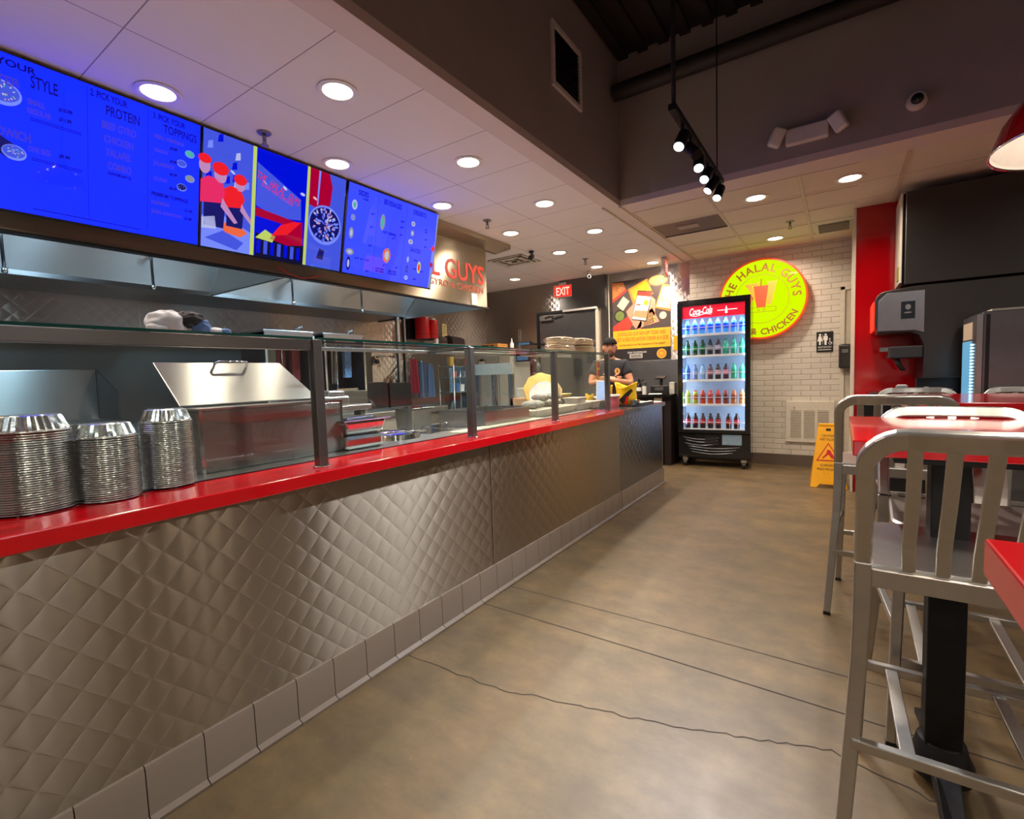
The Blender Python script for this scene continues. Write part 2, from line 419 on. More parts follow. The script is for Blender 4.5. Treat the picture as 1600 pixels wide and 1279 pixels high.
# ceilings
sbox('ceiling', -5.15, -1.75, -3.1, 6.85, CZ, CZ + 0.05, 'ceil_l')
sbox('ceiling', -1.62, 3.2, 4.4, 6.85, CZ, CZ + 0.05, 'ceil_r')
st = MB().box(-1.75, -1.62, -3.1, 6.85, CZ - 0.001, CZ + 0.05, 'white_drywall').box(-1.62, 3.2, 4.16, 4.4, CZ - 0.001, CZ + 0.05, 'white_drywall').build('trim_2'); struct(st)
sbox('wall_left', -1.70, -1.62, -3.1, 4.16, CZ + 0.05, 3.95, 'grey_wall')
sbox('wall_far', -1.70, 3.2, 4.16, 4.24, CZ + 0.05, 3.95, 'grey_wall')
sbox('ceiling', -1.7, 3.3, -3.1, 4.24, 3.9, 4.0, 'deck')
# ceiling T-grid, right zone
tb = MB()
for x in (-1.605, -0.955, -0.285, 0.375, 1.03):
    tb.box(x - 0.012, x + 0.012, 4.4, 6.85, CZ - 0.006, CZ + 0.001, 'tbar')
for y in (4.41, 4.95, 5.44, 5.93, 6.42, 6.84):
    tb.box(-1.6, 0.1, y - 0.006, y + 0.006, CZ - 0.004, CZ + 0.001, 'tbar')
struct(tb.build('trim_3'))
tb = MB().box(-1.762, -1.745, 4.1, 6.85, CZ - 0.012, CZ, 'tbar').box(-1.63, -1.612, 4.16, 6.85, CZ - 0.012, CZ, 'tbar')
struct(tb.build('trim_4'))
# door in the far wall (restroom), mostly grazing beside the red wall
dr = MB().box(-0.015, 0.03, 6.82, 6.86, 0, 2.12, 'cream').box(-0.015, 0.085, 6.82, 6.86, 2.08, 2.14, 'cream').build('door_1', bevel=0.003); struct(dr)
MB().box(0.032, 0.085, 6.835, 6.86, 0, 2.08, mat('door_paint', hexc('bdb3a2'), 0.45)).build('door_leaf', dr)
MB().box(0.028, 0.033, 6.833, 6.86, 0, 2.08, 'black').build('door_gap', dr)
# vertical seams in the quilted walls
sm = MB()
for y in (0.55, 1.75, 2.9, 4.05, 6.38): sm.box(-5.15, -5.146, y - 0.006, y + 0.006, 0, CZ, 'steel_soft')
for x in (-2.86,): sm.box(x - 0.006, x + 0.006, 6.845, 6.85, 0, CZ, 'cream')
struct(sm.build('trim_5'))
# dark steel header panel above the kitchen door
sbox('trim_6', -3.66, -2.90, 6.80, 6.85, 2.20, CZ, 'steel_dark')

pl = MB().box(-5.149, -5.14, -1.0, 4.3, 0.9, 1.66, brushed('plain_shaded_steel', (0.10, 0.095, 0.09), 0.35, 0.3)).build('trim_7'); struct(pl)  # plain steel lining; the wall's shade is painted into its dark tone
# ---------------------------------------------------------------- service counter
counter = thing('service_counter', 'long service counter fronted in quilted stainless steel with a red top ledge', 'counter', (XC, 0, 0))
def cpart(name, x0, x1, y0, y1, z0, z1, m, lb=None, bevel=0.002):
    o = MB().box(x0 - XC, x1 - XC, y0, y1, z0, z1, m).build(name, counter, bevel=bevel)
    if lb: lab(o, lb)
    return o
for k, (a, b) in enumerate(((-0.9, 2.125), (2.131, 4.03))): cpart('front_panel', XC - 0.02, XC, a, b, 0.15, 0.85, 'quilt', bevel=0.001)
cpart('carcass', -2.42, XC - 0.021, -0.9, 4.02, 0.0, 0.85, 'steel_dark')
lab(cpart('red_ledge', -1.80, XC + 0.05, -0.9, 4.02, 0.85, 0.895, 'red_top', bevel=0.004), 'glossy red ledge running along the top')
cpart('work_top', -2.45, -1.801, -0.9, 4.02, 0.85, 0.893, 'steel_soft')
lab(cpart('edge_strip', -1.812, -1.802, -0.9, 4.02, 0.893, 0.898, 'black', bevel=0), 'thin black seam behind the red ledge')
# tile cove base
tb = MB(); y = -0.9
prof = [(0.012, 0.0), (0.03, 0.0), (0.034, 0.012), (0.014, 0.02), (0.012, 0.15), (0.008, 0.163), (-0.004, 0.166), (-0.02, 0.166), (-0.02, 0)]
while y < 4.0:
    y1 = min(y + 0.149, 4.02); tb.prism(prof, y, y1, 'tile_base', 'Y'); y += 0.152
tb.box(-0.02, 0.008, -0.9, 4.02, 0, 0.15, 'grout')
lab(tb.build('tile_base', counter, smooth=40), 'taupe ceramic cove base tiles')
# cashier end of the counter
cash = thing('cashier_counter', 'lower dark topped cashier end of the steel counter, past the red ledge', 'counter', (-1.85, 4.65, 0))
def k2(name, x0, x1, y0, y1, z0, z1, m, bevel=0.002): return MB().box(x0 + 1.85, x1 + 1.85, y0 - 4.65, y1 - 4.65, z0, z1, m).build(name, cash, bevel=bevel)
k2('front_panel', XC - 0.02, XC, 4.035, 5.26, 0.166, 0.845, quilted('quilted_steel_dark_reflection', (0.26, 0.28, 0.31), 0.1, 0.22, 0.4))  # same quilted steel, darkened: the dark surroundings it mirrors are put into the colour
tb = MB(); y = 4.03
while y < 5.25: tb.prism([(a + XC + 1.85, b) for a, b in prof], y - 4.65, min(y + 0.149, 5.27) - 4.65, 'tile_base', 'Y'); y += 0.152
tb.box(XC + 1.83, XC + 1.858, -0.62, 0.61, 0, 0.15, 'grout'); lab(tb.build('tile_base', cash, smooth=40), 'taupe ceramic cove base tiles')
k2('carcass', -2.1, XC - 0.021, 4.035, 5.26, 0.0, 0.845, 'steel_dark')
k2('counter_top', -2.12, XC + 0.03, 4.03, 5.28, 0.845, 0.885, mat('dark_solid_surface', (0.045, 0.05, 0.06), 0.2, coat=0.3))
# sneeze guard
sg = thing('sneeze_guard', 'glass sneeze guard on square grey posts above the red ledge', 'sneeze guard', (-1.656, 0, 0.895))
for y in (0.18, 1.117, 2.045, 2.972, 3.90):
    p = MB().box(-0.019, 0.019, y - 0.019, y + 0.019, 0.0, 0.487, 'post').build('post', sg, bevel=0.003)
    MB().cyl((0, y, 0), (0, y, 0.006), 0.032, 'steel_shiny').build('base_flange', p)
for k, (a, b) in enumerate(((0.2, 1.098), (1.136, 2.026), (2.064, 2.953), (2.99, 3.88))):
    MB().box(-0.003, 0.003, a, b, 0.035, 0.478, 'glass').build('front_pane', sg)
    MB().box(0.0031, 0.005, a, b, 0.476, 0.482, 'black').build('top_channel', sg)
    MB().box(-0.34, 0.0, a, b, 0.487, 0.495, 'glass').build('shelf_pane', sg)
    lab(MB().box(0.0002, 0.003, a - 0.01, b + 0.01, 0.4865, 0.4955, 'glass_green').build('glass_edge', sg), 'green tinted glass shelf edge')
    MB().box(-0.34, -0.30, a + 0.01, a + 0.04, 0.468, 0.486, 'steel_shiny').obox((-0.17, a + 0.02, 0.478), (0.32, 0.02, 0.012), (0, 0, 0), 'steel_shiny').build('shelf_bracket', sg)
MB().box(-0.012, 0.012, -0.9, 1.098, 0.446, 0.484, 'post').build('front_rail', sg, bevel=0.002)
MB().box(-0.35, -0.335, -0.9, 3.9, 0.47, 0.487, 'steel_soft').build('rear_rail', sg, bevel=0.002)

# ---------------------------------------------------------------- recessed downlights
def downlight(loc, label, first=None, power=DOWN_W):
    if first: t = dup(first, loc, None, label)
    else:
        t = thing('recessed_downlight', label, 'ceiling light', loc)
        MB().lathe([(0.072, 0.0), (0.098, -0.001), (0.1, -0.006), (0.086, -0.010), (0.073, -0.006), (0.071, 0.0)], mat('downlight_trim', (0.75, 0.7, 0.66), 0.4), seg=32).build('trim_ring', t, smooth=50)
        lab(MB().disc((0, 0, -0.003), 0.073, 'gold_light', n='Z', seg=32).build('lens', t), 'glowing warm white lens')
    t['group'] = 'recessed downlights in the tiled ceiling'
    area('downlight_lamp', (0, 0, -0.014), 0.13, power, (1.0, 0.84, 0.68), t, spread=R(150))
    return t
DL = [(-2.10, 1.63, 'round downlight nearest the camera, beside the front strip of the ceiling'),
      (-2.80, 1.11, 'round downlight touching the top of the left menu screen'),
      (-2.80, 2.14, 'round downlight above the right end of the picture screen'),
      (-2.10, 2.66, 'second round downlight of the row beside the plain ceiling strip'),
      (-2.80, 3.17, 'round downlight at the far top corner of the beverages screen'),
      (-2.10, 3.68, 'third round downlight of the row beside the plain ceiling strip'),
      (-2.80, 4.20, 'round downlight straight above the end of the hood cornice'),
      (-2.10, 4.70, 'fourth round downlight of the row beside the plain ceiling strip'),
      (-2.80, 5.23, 'round downlight between the square air diffuser and the sprinkler'),
      (-2.10, 5.74, 'fifth round downlight of the row beside the plain ceiling strip'),
      (-2.78, 6.26, 'round downlight above the white security camera'),
      (-4.08, 6.19, 'round downlight alone above the kitchen, left of the door'),
      (-2.10, 6.55, 'round downlight just left of the red exit sign seen edge-on'),
      (0.04, 4.72, 'large round downlight on the right, near the steel enclosure'),
      (-0.62, 4.72, 'round downlight over the aisle, below the track spotlights'),
      (-0.63, 6.31, 'round downlight directly above the round yellow sign')]
dl0 = None
for x, y, lb in DL:
    dd = downlight((x, y, CZ), lb, dl0)
    dl0 = dl0 or dd
for x, y in ((-2.1, 0.6), (-2.1, -0.43), (-2.8, 0.08), (-2.1, -1.46), (-2.8, -0.95)):
    area('unseen_ceiling_lamp', (x, y, CZ - 0.014), 0.13, DOWN_W, (1.0, 0.84, 0.68), spread=R(150))

# ---------------------------------------------------------------- sprinklers
def sprinkler(loc, label, first=None):
    if first: return dup(first, loc, None, label)
    t = thing('fire_sprinkler', label, 'sprinkler', loc, group='ceiling sprinkler heads')
    m = mat('sprinkler_metal', (0.30, 0.28, 0.29), 0.35, 0.7)
    MB().cyl((0, 0, 0), (0, 0, -0.008), 0.04, m, 0.035, 20).build('escutcheon', t)
    MB().cyl((0, 0, -0.008), (0, 0, -0.045), 0.011, m).box(-0.014, -0.009, -0.003, 0.003, -0.07, -0.04, m).box(0.009, 0.014, -0.003, 0.003, -0.07, -0.04, m).build('body', t)
    MB().cyl((0, 0, -0.07), (0, 0, -0.074), 0.022, m).build('deflector', t)
    return t
s0 = sprinkler((-2.78, 1.63, CZ), 'sprinkler head in front of the picture screen')
sprinkler((-2.74, 3.72, CZ), 'sprinkler head above the cornice of the hood', s0)
sprinkler((-2.70, 5.73, CZ), 'sprinkler head between the exit sign and the white security camera', s0)
sprinkler((-0.44, 5.71, CZ), 'sprinkler head in the yellow-tinted ceiling over the cooler', s0)

# ---------------------------------------------------------------- air diffusers
def diffuser(loc, sx, sy, label, name='air_diffuser', group='square air diffusers'):
    t = thing(name, label, 'air vent', loc, group=group)
    for k in range(4):
        f = 1 - 0.23 * k; z = -0.012 - 0.006 * (k % 2); a, b = sx / 2 * f, sy / 2 * f; wv = 0.03
        m = MB()
        for q in ((-a, a, -b, -b + wv), (-a, a, b - wv, b), (-a, -a + wv, -b, b), (a - wv, a, -b, b)): m.box(q[0], q[1], q[2], q[3], z, z + 0.008, 'cream')
        m.build('louvre_ring', t, bevel=0.002)
    MB().box(-sx / 2, sx / 2, -sy / 2, sy / 2, -0.004, -0.001, 'grout').build('backing', t)
    return t
diffuser((-3.43, 5.2, CZ), 0.5, 0.46, 'square air diffuser in the ceiling past the hood cornice')
t = thing('return_air_panel', 'brown recessed return panel in the ceiling near the corner', 'air vent', (-1.29, 5.19, CZ))
MB().box(-0.32, 0.32, -0.235, 0.235, -0.003, 0.0, mat('brown_panel', hexc('6a5648'), 0.6)).build('panel', t)
MB().box(-0.10, 0.10, -0.09, 0.03, -0.012, -0.003, mat('panel_center', hexc('9b8b80'), 0.6)).build('centre_plate', t)
MB().box(-0.32, 0.32, 0.228, 0.24, -0.010, -0.0, 'black').box(-0.325, -0.315, -0.235, 0.235, -0.010, 0, 'black').build('frame', t)
t = thing('slot_vent', 'louvred slot vent in the ceiling beside the red wall', 'air vent', (-0.07, 6.22, CZ))
MB().box(-0.17, 0.15, -0.2, 0.2, -0.004, 0, 'cream').build('plate', t)
for k in range(6): MB().obox((-0.01, -0.15 + k * 0.06, -0.012), (0.27, 0.03, 0.004), (R(35), 0, 0), 'cream').box(-0.14, 0.12, -0.155 + k * 0.06, -0.135 + k * 0.06, -0.0055, -0.004, 'grout').build('louvre', t)

# ---------------------------------------------------------------- small ceiling devices
def seccam(loc, rot, label, m):
    t = thing('security_camera', label, 'camera', loc, rot, group='small bullet cameras on the ceiling')
    MB().cyl((0, 0, 0), (0, 0, -0.02), 0.03, m).cyl((0, 0, -0.02), (0, 0, -0.05), 0.009, m).build('mount', t)
    MB().rings([(0.0, 0.04, -0.05), (0, -0.06, -0.09)], 0.027, m, 16).build('body', t, smooth=40)
    MB().rings([(0, -0.0601, -0.0901), (0, -0.064, -0.092)], 0.02, 'black_gloss', 16).build('lens', t)
seccam((-3.02, 4.95, CZ), (0, 0, R(20)), 'dark bullet camera beside the square air diffuser', 'black')
seccam((-2.98, 6.42, CZ), (0, 0, R(35)), 'white bullet camera near the kitchen door header', 'white')

# exit signs
def exit_sign(loc, rot, label):
    t = thing('exit_sign', label, 'exit sign', loc, rot, group='red exit signs')
    MB().box(-0.15, 0.15, -0.022, 0.022, -0.19, 0, 'white').build('housing', t, bevel=0.006)
    MB().box(-0.137, 0.137, -0.026, -0.022, -0.178, -0.012, 'exit_red').build('face_plate', t)
    MB().box(-0.06, 0.06, -0.035, 0.035, 0, 0.035, 'white').build('mount', t, bevel=0.003)
    lab(MB().text('EXIT', 0.17, TR(0, -0.0275, -0.155), mat('exit_letter', hexc('ffb09a'), 0.5, emis=hexc('ffb8a6'), estr=1.5), align='CENTER', fit=0.22, bold=0.004).build('lettering', t), 'pale letters reading EXIT')
    return t
exit_sign((-3.59, 6.80, 2.60), (0, 0, R(8)), 'red lit exit sign facing the room on the far steel wall')
e2 = exit_sign((-1.90, 6.4, CZ - 0.036), (0, 0, R(100)), 'red exit sign seen edge-on, hung from the ceiling above the poster')

# ---------------------------------------------------------------- upper zone: grille, pipe, emergency light, dome camera
t = thing('wall_grille', 'white framed rectangular return grille high on the grey side wall', 'air vent', (-1.62, 3.19, 3.355))
MB().box(0, 0.02, -0.22, -0.185, -0.21, 0.21, 'white').box(0, 0.02, 0.185, 0.22, -0.21, 0.21, 'white').box(0, 0.02, -0.185, 0.185, -0.21, -0.175, 'white').box(0, 0.02, -0.185, 0.185, 0.175, 0.21, 'white').build('frame', t, bevel=0.003)
g = MB().box(0, 0.003, -0.185, 0.185, -0.175, 0.175, 'black')
for k in range(14): g.obox((0.008, 0, -0.16 + k * 0.025), (0.014, 0.37, 0.002), (0, R(40), 0), 'black')
g.build('louvres', t)
o = MB().cyl((-1.6, 4.03, 3.55), (3.1, 4.03, 3.53), 0.065, 'duct', seg=20).build('sprinkler_main_pipe', smooth=40); tag(o, 'thick black painted pipe running along the far upper wall', 'pipe')
o = MB().cyl((-1.6, 2.1, 3.80), (3.1, 2.1, 3.80), 0.05, 'duct').build('conduit_pipe', smooth=40); tag(o, 'thinner black pipe crossing under the dark roof deck', 'pipe')
dk = MB()
for k in range(28): dk.box(-1.6 + k * 0.17, -1.52 + k * 0.17, -3, 4.15, 3.865, 3.9, 'deck')
struct(dk.build('ceiling'))
o = MB().rings([(0.1 * k - 0.9, 2.6 + 0.14 * k, 3.72 + 0.02 * math.sin(k)) for k in range(9)], [0.11 + 0.012 * (k % 2) for k in range(9)], mat('flex_duct', (0.05, 0.048, 0.05), 0.35, 0.5), 20).build('flexible_duct', smooth=50); tag(o, 'dark flexible duct hanging below the black roof deck', 'duct')
t = thing('emergency_light', 'white twin-head emergency light on the grey wall above the aisle', 'emergency light', (-0.22, 4.16, 2.86))
MB().box(-0.13, 0.13, -0.05, 0, -0.06, 0.055, 'white').build('housing', t, bevel=0.012)
for sx in (-1, 1): MB().obox((sx * 0.185, -0.055, 0.012), (0.085, 0.06, 0.13), (R(15), R(-22 * sx), R(-25 * sx)), 'white').build('lamp_head', t, bevel=0.015)
t = thing('dome_camera', 'small black eyed dome camera on the grey wall right of the emergency light', 'camera', (0.38, 4.16, 2.885))
MB().rings([(0, 0, 0), (0, -0.045, 0)], [0.055, 0.045], 'white', 24).build('base', t, smooth=40)
MB().ellipsoid((0, -0.047, 0), (0.034, 0.03, 0.034), 'black_gloss').build('lens_ball', t)

# track light hung on a rod
t = thing('track_light', 'black hanging track with a row of lit spotlights', 'track light', (-0.69, 2.5, 2.49))
MB().cyl((0.0, 0.0, 0.0), (0.0, 0.0, 1.41), 0.011, 'black_metal').build('rod', t)
MB().cyl((0.0, 1.0, 0.0), (0.0, 1.0, 1.41), 0.004, 'black_metal').build('rod', t)
tk = MB(); L = 1.13; dx, dy = 0.0, 1.0
tk.sweep([(-dx * 0.03, -dy * 0.03, 0), (dx * L, dy * L, 0)], 0.036, 0.03, (0, 0, 1), 'black_metal').build('track', t)
for k, (f, aim) in enumerate(((0.16, (-0.1, 0.1)), (0.32, (0.5, 0.2)), (0.50, (0.1, 0.1)), (0.72, (-0.1, -0.05)), (0.9, (-0.35, 0.2)), (1.08, (-0.1, 0.1)))):
    p = Vector((dx * f, dy * f, -0.015)); d = Vector((aim[0], aim[1] - 0.55, -0.62)).normalized()
    h = MB().cyl(p, p + Vector((0, 0, -0.05)), 0.008, 'black_metal').rings([p + Vector((0, 0, -0.06)) - d * 0.03, p + Vector((0, 0, -0.06)) + d * 0.07], 0.03, 'black_metal', 18).build('spot_head', t, smooth=40)
    if k != 1:
        q = p + Vector((0, 0, -0.06)) + d * 0.0715
        n = d; u = n.cross(Vector((0, 0, 1))).normalized(); v = n.cross(u)
        lm = MB().poly([q + u * 0.025 * math.cos(a * PI / 10) + v * 0.025 * math.sin(a * PI / 10) for a in range(20)], 'cool_light').build('lamp', h, recalc=False)
        area('spot_lamp', q + d * 0.01, 0.05, TRACK_W, (0.95, 0.96, 1.0), t, direction=d, spread=R(80))

# pendants: one in view, others over the seating behind the camera
def pendant(loc, label, first=None, power=PEND_W):
    if first:
        t = dup(first, loc, None, label)
    else:
        t = thing('pendant_lamp', label, 'pendant lamp', loc)
        t['group'] = 'red dome pendant lamps'
        prof = [(0.205, 0.0), (0.20, 0.02), (0.185, 0.06), (0.155, 0.105), (0.115, 0.14), (0.075, 0.165), (0.05, 0.18), (0.045, 0.21), (0.04, 0.235), (0, 0.24)]
        MB().lathe(prof, 'red_lamp', seg=48).build('shade', t, smooth=50)
        lab(MB().lathe([(0.203, 0.0), (0.197, 0.018), (0.18, 0.058), (0.15, 0.1), (0.11, 0.133), (0.07, 0.157), (0, 0.16)], mat('shade_inner_white', (0.85, 0.83, 0.8), 0.5), seg=48).build('shade_lining', t, smooth=50), 'white inside of the shade')
        MB().lathe([(0.203, 0.0), (0.208, -0.004), (0.205, 0.003)], 'steel_shiny', seg=48).build('rim', t)
        MB().ellipsoid((0, 0, 0.06), (0.04, 0.04, 0.05), 'gold_light').cyl((0, 0, 0.1), (0, 0, 0.155), 0.02, 'white').build('bulb', t)
        MB().cyl((0, 0, 0.24), (0, 0, 2.15), 0.006, 'black').build('cord', t)
    area('pendant_light', (0, 0, 0.02), 0.16, power, (1.0, 0.86, 0.70), t, spread=R(170))
    return t
p0 = pendant((0.49, 1.62, 1.70), 'red enamel dome pendant lamp over the near table')
for x, y in ((0.6, -0.6), (0.6, -2.0), (1.7, 0.6)):
    pendant((x, y, 1.72), 'red dome pendant lamp hanging behind the camera', p0)
# room lighting of the dining area behind the camera
for x, y, pw, cc in ((1.3, -1.6, ROOM_W * .8, (1, .88, .76)), (-0.6, -1.6, ROOM_W * .8, (1, .88, .76)), (1.1, 0.82, ROOM_W * 1.2, (.84, .92, 1)), (1.1, 1.28, ROOM_W * 1.3, (1, .86, .68)), (2.2, 3.2, ROOM_W, (1, .88, .76)), (2.6, -0.4, ROOM_W, (1, .88, .76))):
    area('dining_ceiling_lamp', (x, y, 2.9), 0.10, pw, cc, spread=R(165))
for x, y in ((2.3, 4.75),):
    area('dining_ceiling_lamp', (x, y, CZ - 0.02), 0.13, DOWN_W * 0.8, (1.0, 0.84, 0.68), spread=R(150))

# ---------------------------------------------------------------- menu screens
BL = (0.004, 0.02, 0.95)
scr_blue = emit('screen_blue', (0.003, 0.012, 1.0), 2.4)
scr_blue3 = emit('screen_blue_paler', (0.022, 0.036, 1.0), 2.2)
ink = emit('screen_ink', (0.004, 0.003, 0.16), 1.0)
ink2 = emit('screen_ink_pale', (0.05, 0.035, 0.42), 1.1)
SC = {k: emit('screen_' + k, v, 1.15) for k, v in dict(yellowgreen=(0.45, 0.55, 0.12), red=(0.75, 0.01, 0.02), redd=(0.35, 0.0, 0.03), magenta=(0.70, 0.02, 0.12), navy=(0.006, 0.006, 0.12), skin=(0.45, 0.22, 0.45), orange=(0.75, 0.12, 0.05), pale=(0.16, 0.22, 0.85), mid=(0.05, 0.08, 0.65), deep=(0.0, 0.004, 0.62), green=(0.06, 0.4, 0.3), olive=(0.22, 0.24, 0.25), white=(0.40, 0.42, 0.72), dark=(0.004, 0.004, 0.03)).items()}
TH = math.atan2(0.14, 0.62); SH = 0.632
def tv(y0, wd, label):
    t = thing('menu_screen', label, 'screen', (-3.07, y0, 2.03), (TH, 0, PI / 2), group='menu screens hung in a row above the cook line')
    MB().box(-0.006, wd + 0.006, 0.002, 0.045, -0.012, SH + 0.006, 'black_gloss').build('casing', t, bevel=0.004)
    MB().box(wd * 0.2, wd * 0.8, 0.045, 0.12, 0.1, 0.5, 'black').build('wall_bracket', t)
    return t
def P(x, z, lay=1): return (x, -0.0004 * lay, z)
def poly(m, pts, mt, lay=1): m.poly([P(x, z, lay) for x, z in pts], mt)
def txt(m, s, x, z, h, mt, fit=None, align='LEFT', lay=3, slope=0): m.text(s, h * 1.35, TR(x, -0.0004 * lay, z), mt, align=align, fit=fit, bold=0.0012)

# left: style / protein / toppings;  local x = y - 0.42
t1 = tv(0.42, 0.935, 'left menu screen, blue, listing style, protein and toppings')
m = MB(); poly(m, [(0, 0), (0.935, 0), (0.935, SH), (0, SH)], scr_blue, 0)
for x in (0.448, 0.691): poly(m, [(x, 0.03), (x + 0.002, 0.03), (x + 0.002, 0.62), (x, 0.62)], ink)
poly(m, [(0.25, 0.022), (0.66, 0.022), (0.66, 0.026), (0.25, 0.026)], ink)
def bowl(m, cx, cz, r, mts, lay=2):
    m.disc(P(cx, cz, lay), r, mts[0], r * 0.8, 28); m.disc(P(cx, cz + r * 0.06, lay + 1), r * 0.88, mts[1], r * 0.62, 28)
    for k in range(26):
        a = random.uniform(0, 2 * PI); q = math.sqrt(random.random()) * r * 0.75
        m.disc(P(cx + q * math.cos(a), cz + r * .06 + q * math.sin(a) * 0.68, lay + 2), r * 0.07, random.choice(mts[2:]), r * 0.045, 8, rot=a)
bowl(m, 0.165, 0.475, 0.062, (SC['pale'], SC['mid'], SC['white'], SC['skin'], SC['green'], SC['white']))
m.poly([P(0.05, 0.30, 2), P(0.17, 0.215, 2), P(0.21, 0.27, 2), P(0.08, 0.345, 2)], SC['navy'])
bowl(m, 0.195, 0.245, 0.04, (SC['pale'], SC['mid'], SC['white'], SC['skin'], SC['green'], SC['white']))
m.build('screen', t1, recalc=False)
m = MB()
for a in (('1. PICK YOUR', 0.0, 0.585, 0.028, ink, 0.268), ('PLATTER', 0.05, 0.512, 0.034, ink2, 0.172), ('STYLE', 0.255, 0.532, 0.052, ink, 0.09), ('SMALL', 0.243, 0.462, 0.024, ink2, 0.058), ('REGULAR', 0.242, 0.425, 0.024, ink2, 0.078), ('$10.99', 0.347, 0.474, 0.016, ink, 0.048), ('$11.99', 0.347, 0.433, 0.016, ink, 0.044),
          ('SANDWICH', 0.085, 0.302, 0.038, ink2, 0.165), ('ONE SIZE', 0.24, 0.268, 0.022, ink2, 0.075), ('$9.99', 0.343, 0.274, 0.016, ink, 0.04),
          ('2. PICK YOUR', 0.46, 0.588, 0.03, ink, 0.145), ('PROTEIN', 0.518, 0.525, 0.046, ink, 0.136), ('BEEF GYRO', 0.502, 0.463, 0.034, ink2, 0.138), ('CHICKEN', 0.51, 0.402, 0.034, ink2, 0.118), ('FALAFEL', 0.52, 0.342, 0.034, ink2, 0.10), ('COMBO', 0.524, 0.282, 0.034, ink2, 0.096), ('(CHOOSE ANY 2)', 0.524, 0.257, 0.012, ink, 0.095),
          ('3. PICK YOUR', 0.712, 0.587, 0.028, ink, 0.148), ('TOPPINGS', 0.76, 0.535, 0.04, ink, 0.158), ('BELL PEPPERS', 0.718, 0.497, 0.017, ink2, 0.14), ('$0.89', 0.79, 0.462, 0.014, ink, 0.036), ('ONIONS', 0.718, 0.43, 0.017, ink2, 0.062), ('$0.89', 0.79, 0.398, 0.014, ink, 0.036), ('JALAPENOS', 0.718, 0.366, 0.017, ink2, 0.096), ('$0.49', 0.79, 0.333, 0.014, ink, 0.036), ('OLIVES', 0.718, 0.29, 0.017, ink2, 0.062), ('$0.49', 0.79, 0.262, 0.014, ink, 0.036),
          ('PREMIUM TOPPINGS', 0.708, 0.211, 0.019, ink, 0.174), ('HUMMUS', 0.709, 0.17, 0.016, ink2, 0.082), ('$1.00', 0.868, 0.166, 0.013, ink, 0.038), ('BABA GANOUSH', 0.709, 0.124, 0.016, ink2, 0.145), ('$1.00', 0.866, 0.124, 0.013, ink, 0.038)):
    txt(m, a[0], a[1], a[2], a[3], a[4], a[5])
for z in (0.405, 0.397, 0.240, 0.232): poly(m, [(0.25, z), (0.427, z), (0.427, z + 0.0035), (0.25, z + 0.0035)], ink, 3)
m.build('menu_text', t1, recalc=False)
for (x, z, c) in ((0.886, 0.468, 'green'), (0.848, 0.408, 'mid'), (0.889, 0.342, 'olive'), (0.85, 0.287, 'navy')):
    m = MB(); bowl(m, x, z, 0.024, (SC['pale'], SC[c], SC[c], SC['pale'] if c != 'mid' else SC['mid'], SC['mid'])); m.build('topping_picture', t1, recalc=False)

# middle: three pictures; local x = y - 1.37
t2 = tv(1.372, 0.935, 'middle menu screen showing three photographs split by yellow bars')
m = MB(); poly(m, [(0, 0), (0.935, 0), (0.935, SH), (0, SH)], scr_blue, 0)
poly(m, [(0, 0), (0.28, 0), (0.28, SH), (0, SH)], SC['mid'], 1)
for k in range(16):
    x = random.uniform(0, 0.25); z = random.uniform(0.3, 0.6); poly(m, [(x, z), (x + 0.03, z + 0.01), (x + 0.028, z + 0.05), (x + 0.005, z + 0.04)], random.choice([SC['pale'], SC['deep'], SC['white'], SC['deep']]), 2)
poly(m, [(0.0, 0.0), (0.28, 0.0), (0.28, 0.13), (0.10, 0.2), (0, 0.17)], SC['pale'], 2)
poly(m, [(0.09, 0.15), (0.20, 0.165), (0.26, 0.12), (0.22, 0.09), (0.13, 0.10)], SC['orange'], 3)
poly(m, [(0.02, 0.05), (0.12, 0.11), (0.24, 0.06), (0.2, 0.01)], SC['mid'], 3)
poly(m, [(0, 0.16), (0.07, 0.18), (0.08, 0.11), (0.0, 0.10)], SC['white'], 4)
# two servers in red shirts and caps
def server(ox, oz, k, c1):
    f = lambda pts: [(ox + x * k, oz + z * k) for x, z in pts]
    poly(m, f([(0, 0), (0.11, 0.0), (0.115, 0.12), (0.08, 0.16), (0.0, 0.155)]), SC['navy'], 4)
    poly(m, f([(-0.02, 0.12), (0.1, 0.14), (0.12, 0.2), (0.09, 0.26), (0.02, 0.27), (-0.02, 0.24)]), c1, 5)
    m.disc(P(ox + 0.085 * k, oz + 0.29 * k, 5), 0.035 * k, SC['skin'], 0.042 * k, 16); m.disc(P(ox + 0.085 * k, oz + 0.325 * k, 6), 0.045 * k, SC['red'], 0.035 * k, 16)
    poly(m, f([(0.10, 0.17), (0.12, 0.14), (0.19, 0.05), (0.17, 0.04), (0.09, 0.12)]), SC['skin'], 6)
server(0.135, 0.14, 0.85, SC['red']); server(0.01, 0.12, 1.0, SC['magenta'])
m.disc(P(0.01, 0.44, 5), 0.03, SC['skin'], 0.045, 14); m.disc(P(0.01, 0.475, 6), 0.035, SC['red'], 0.025, 14)
poly(m, [(0.279, 0), (0.303, 0), (0.297, SH), (0.275, SH)], SC['yellowgreen'], 7)
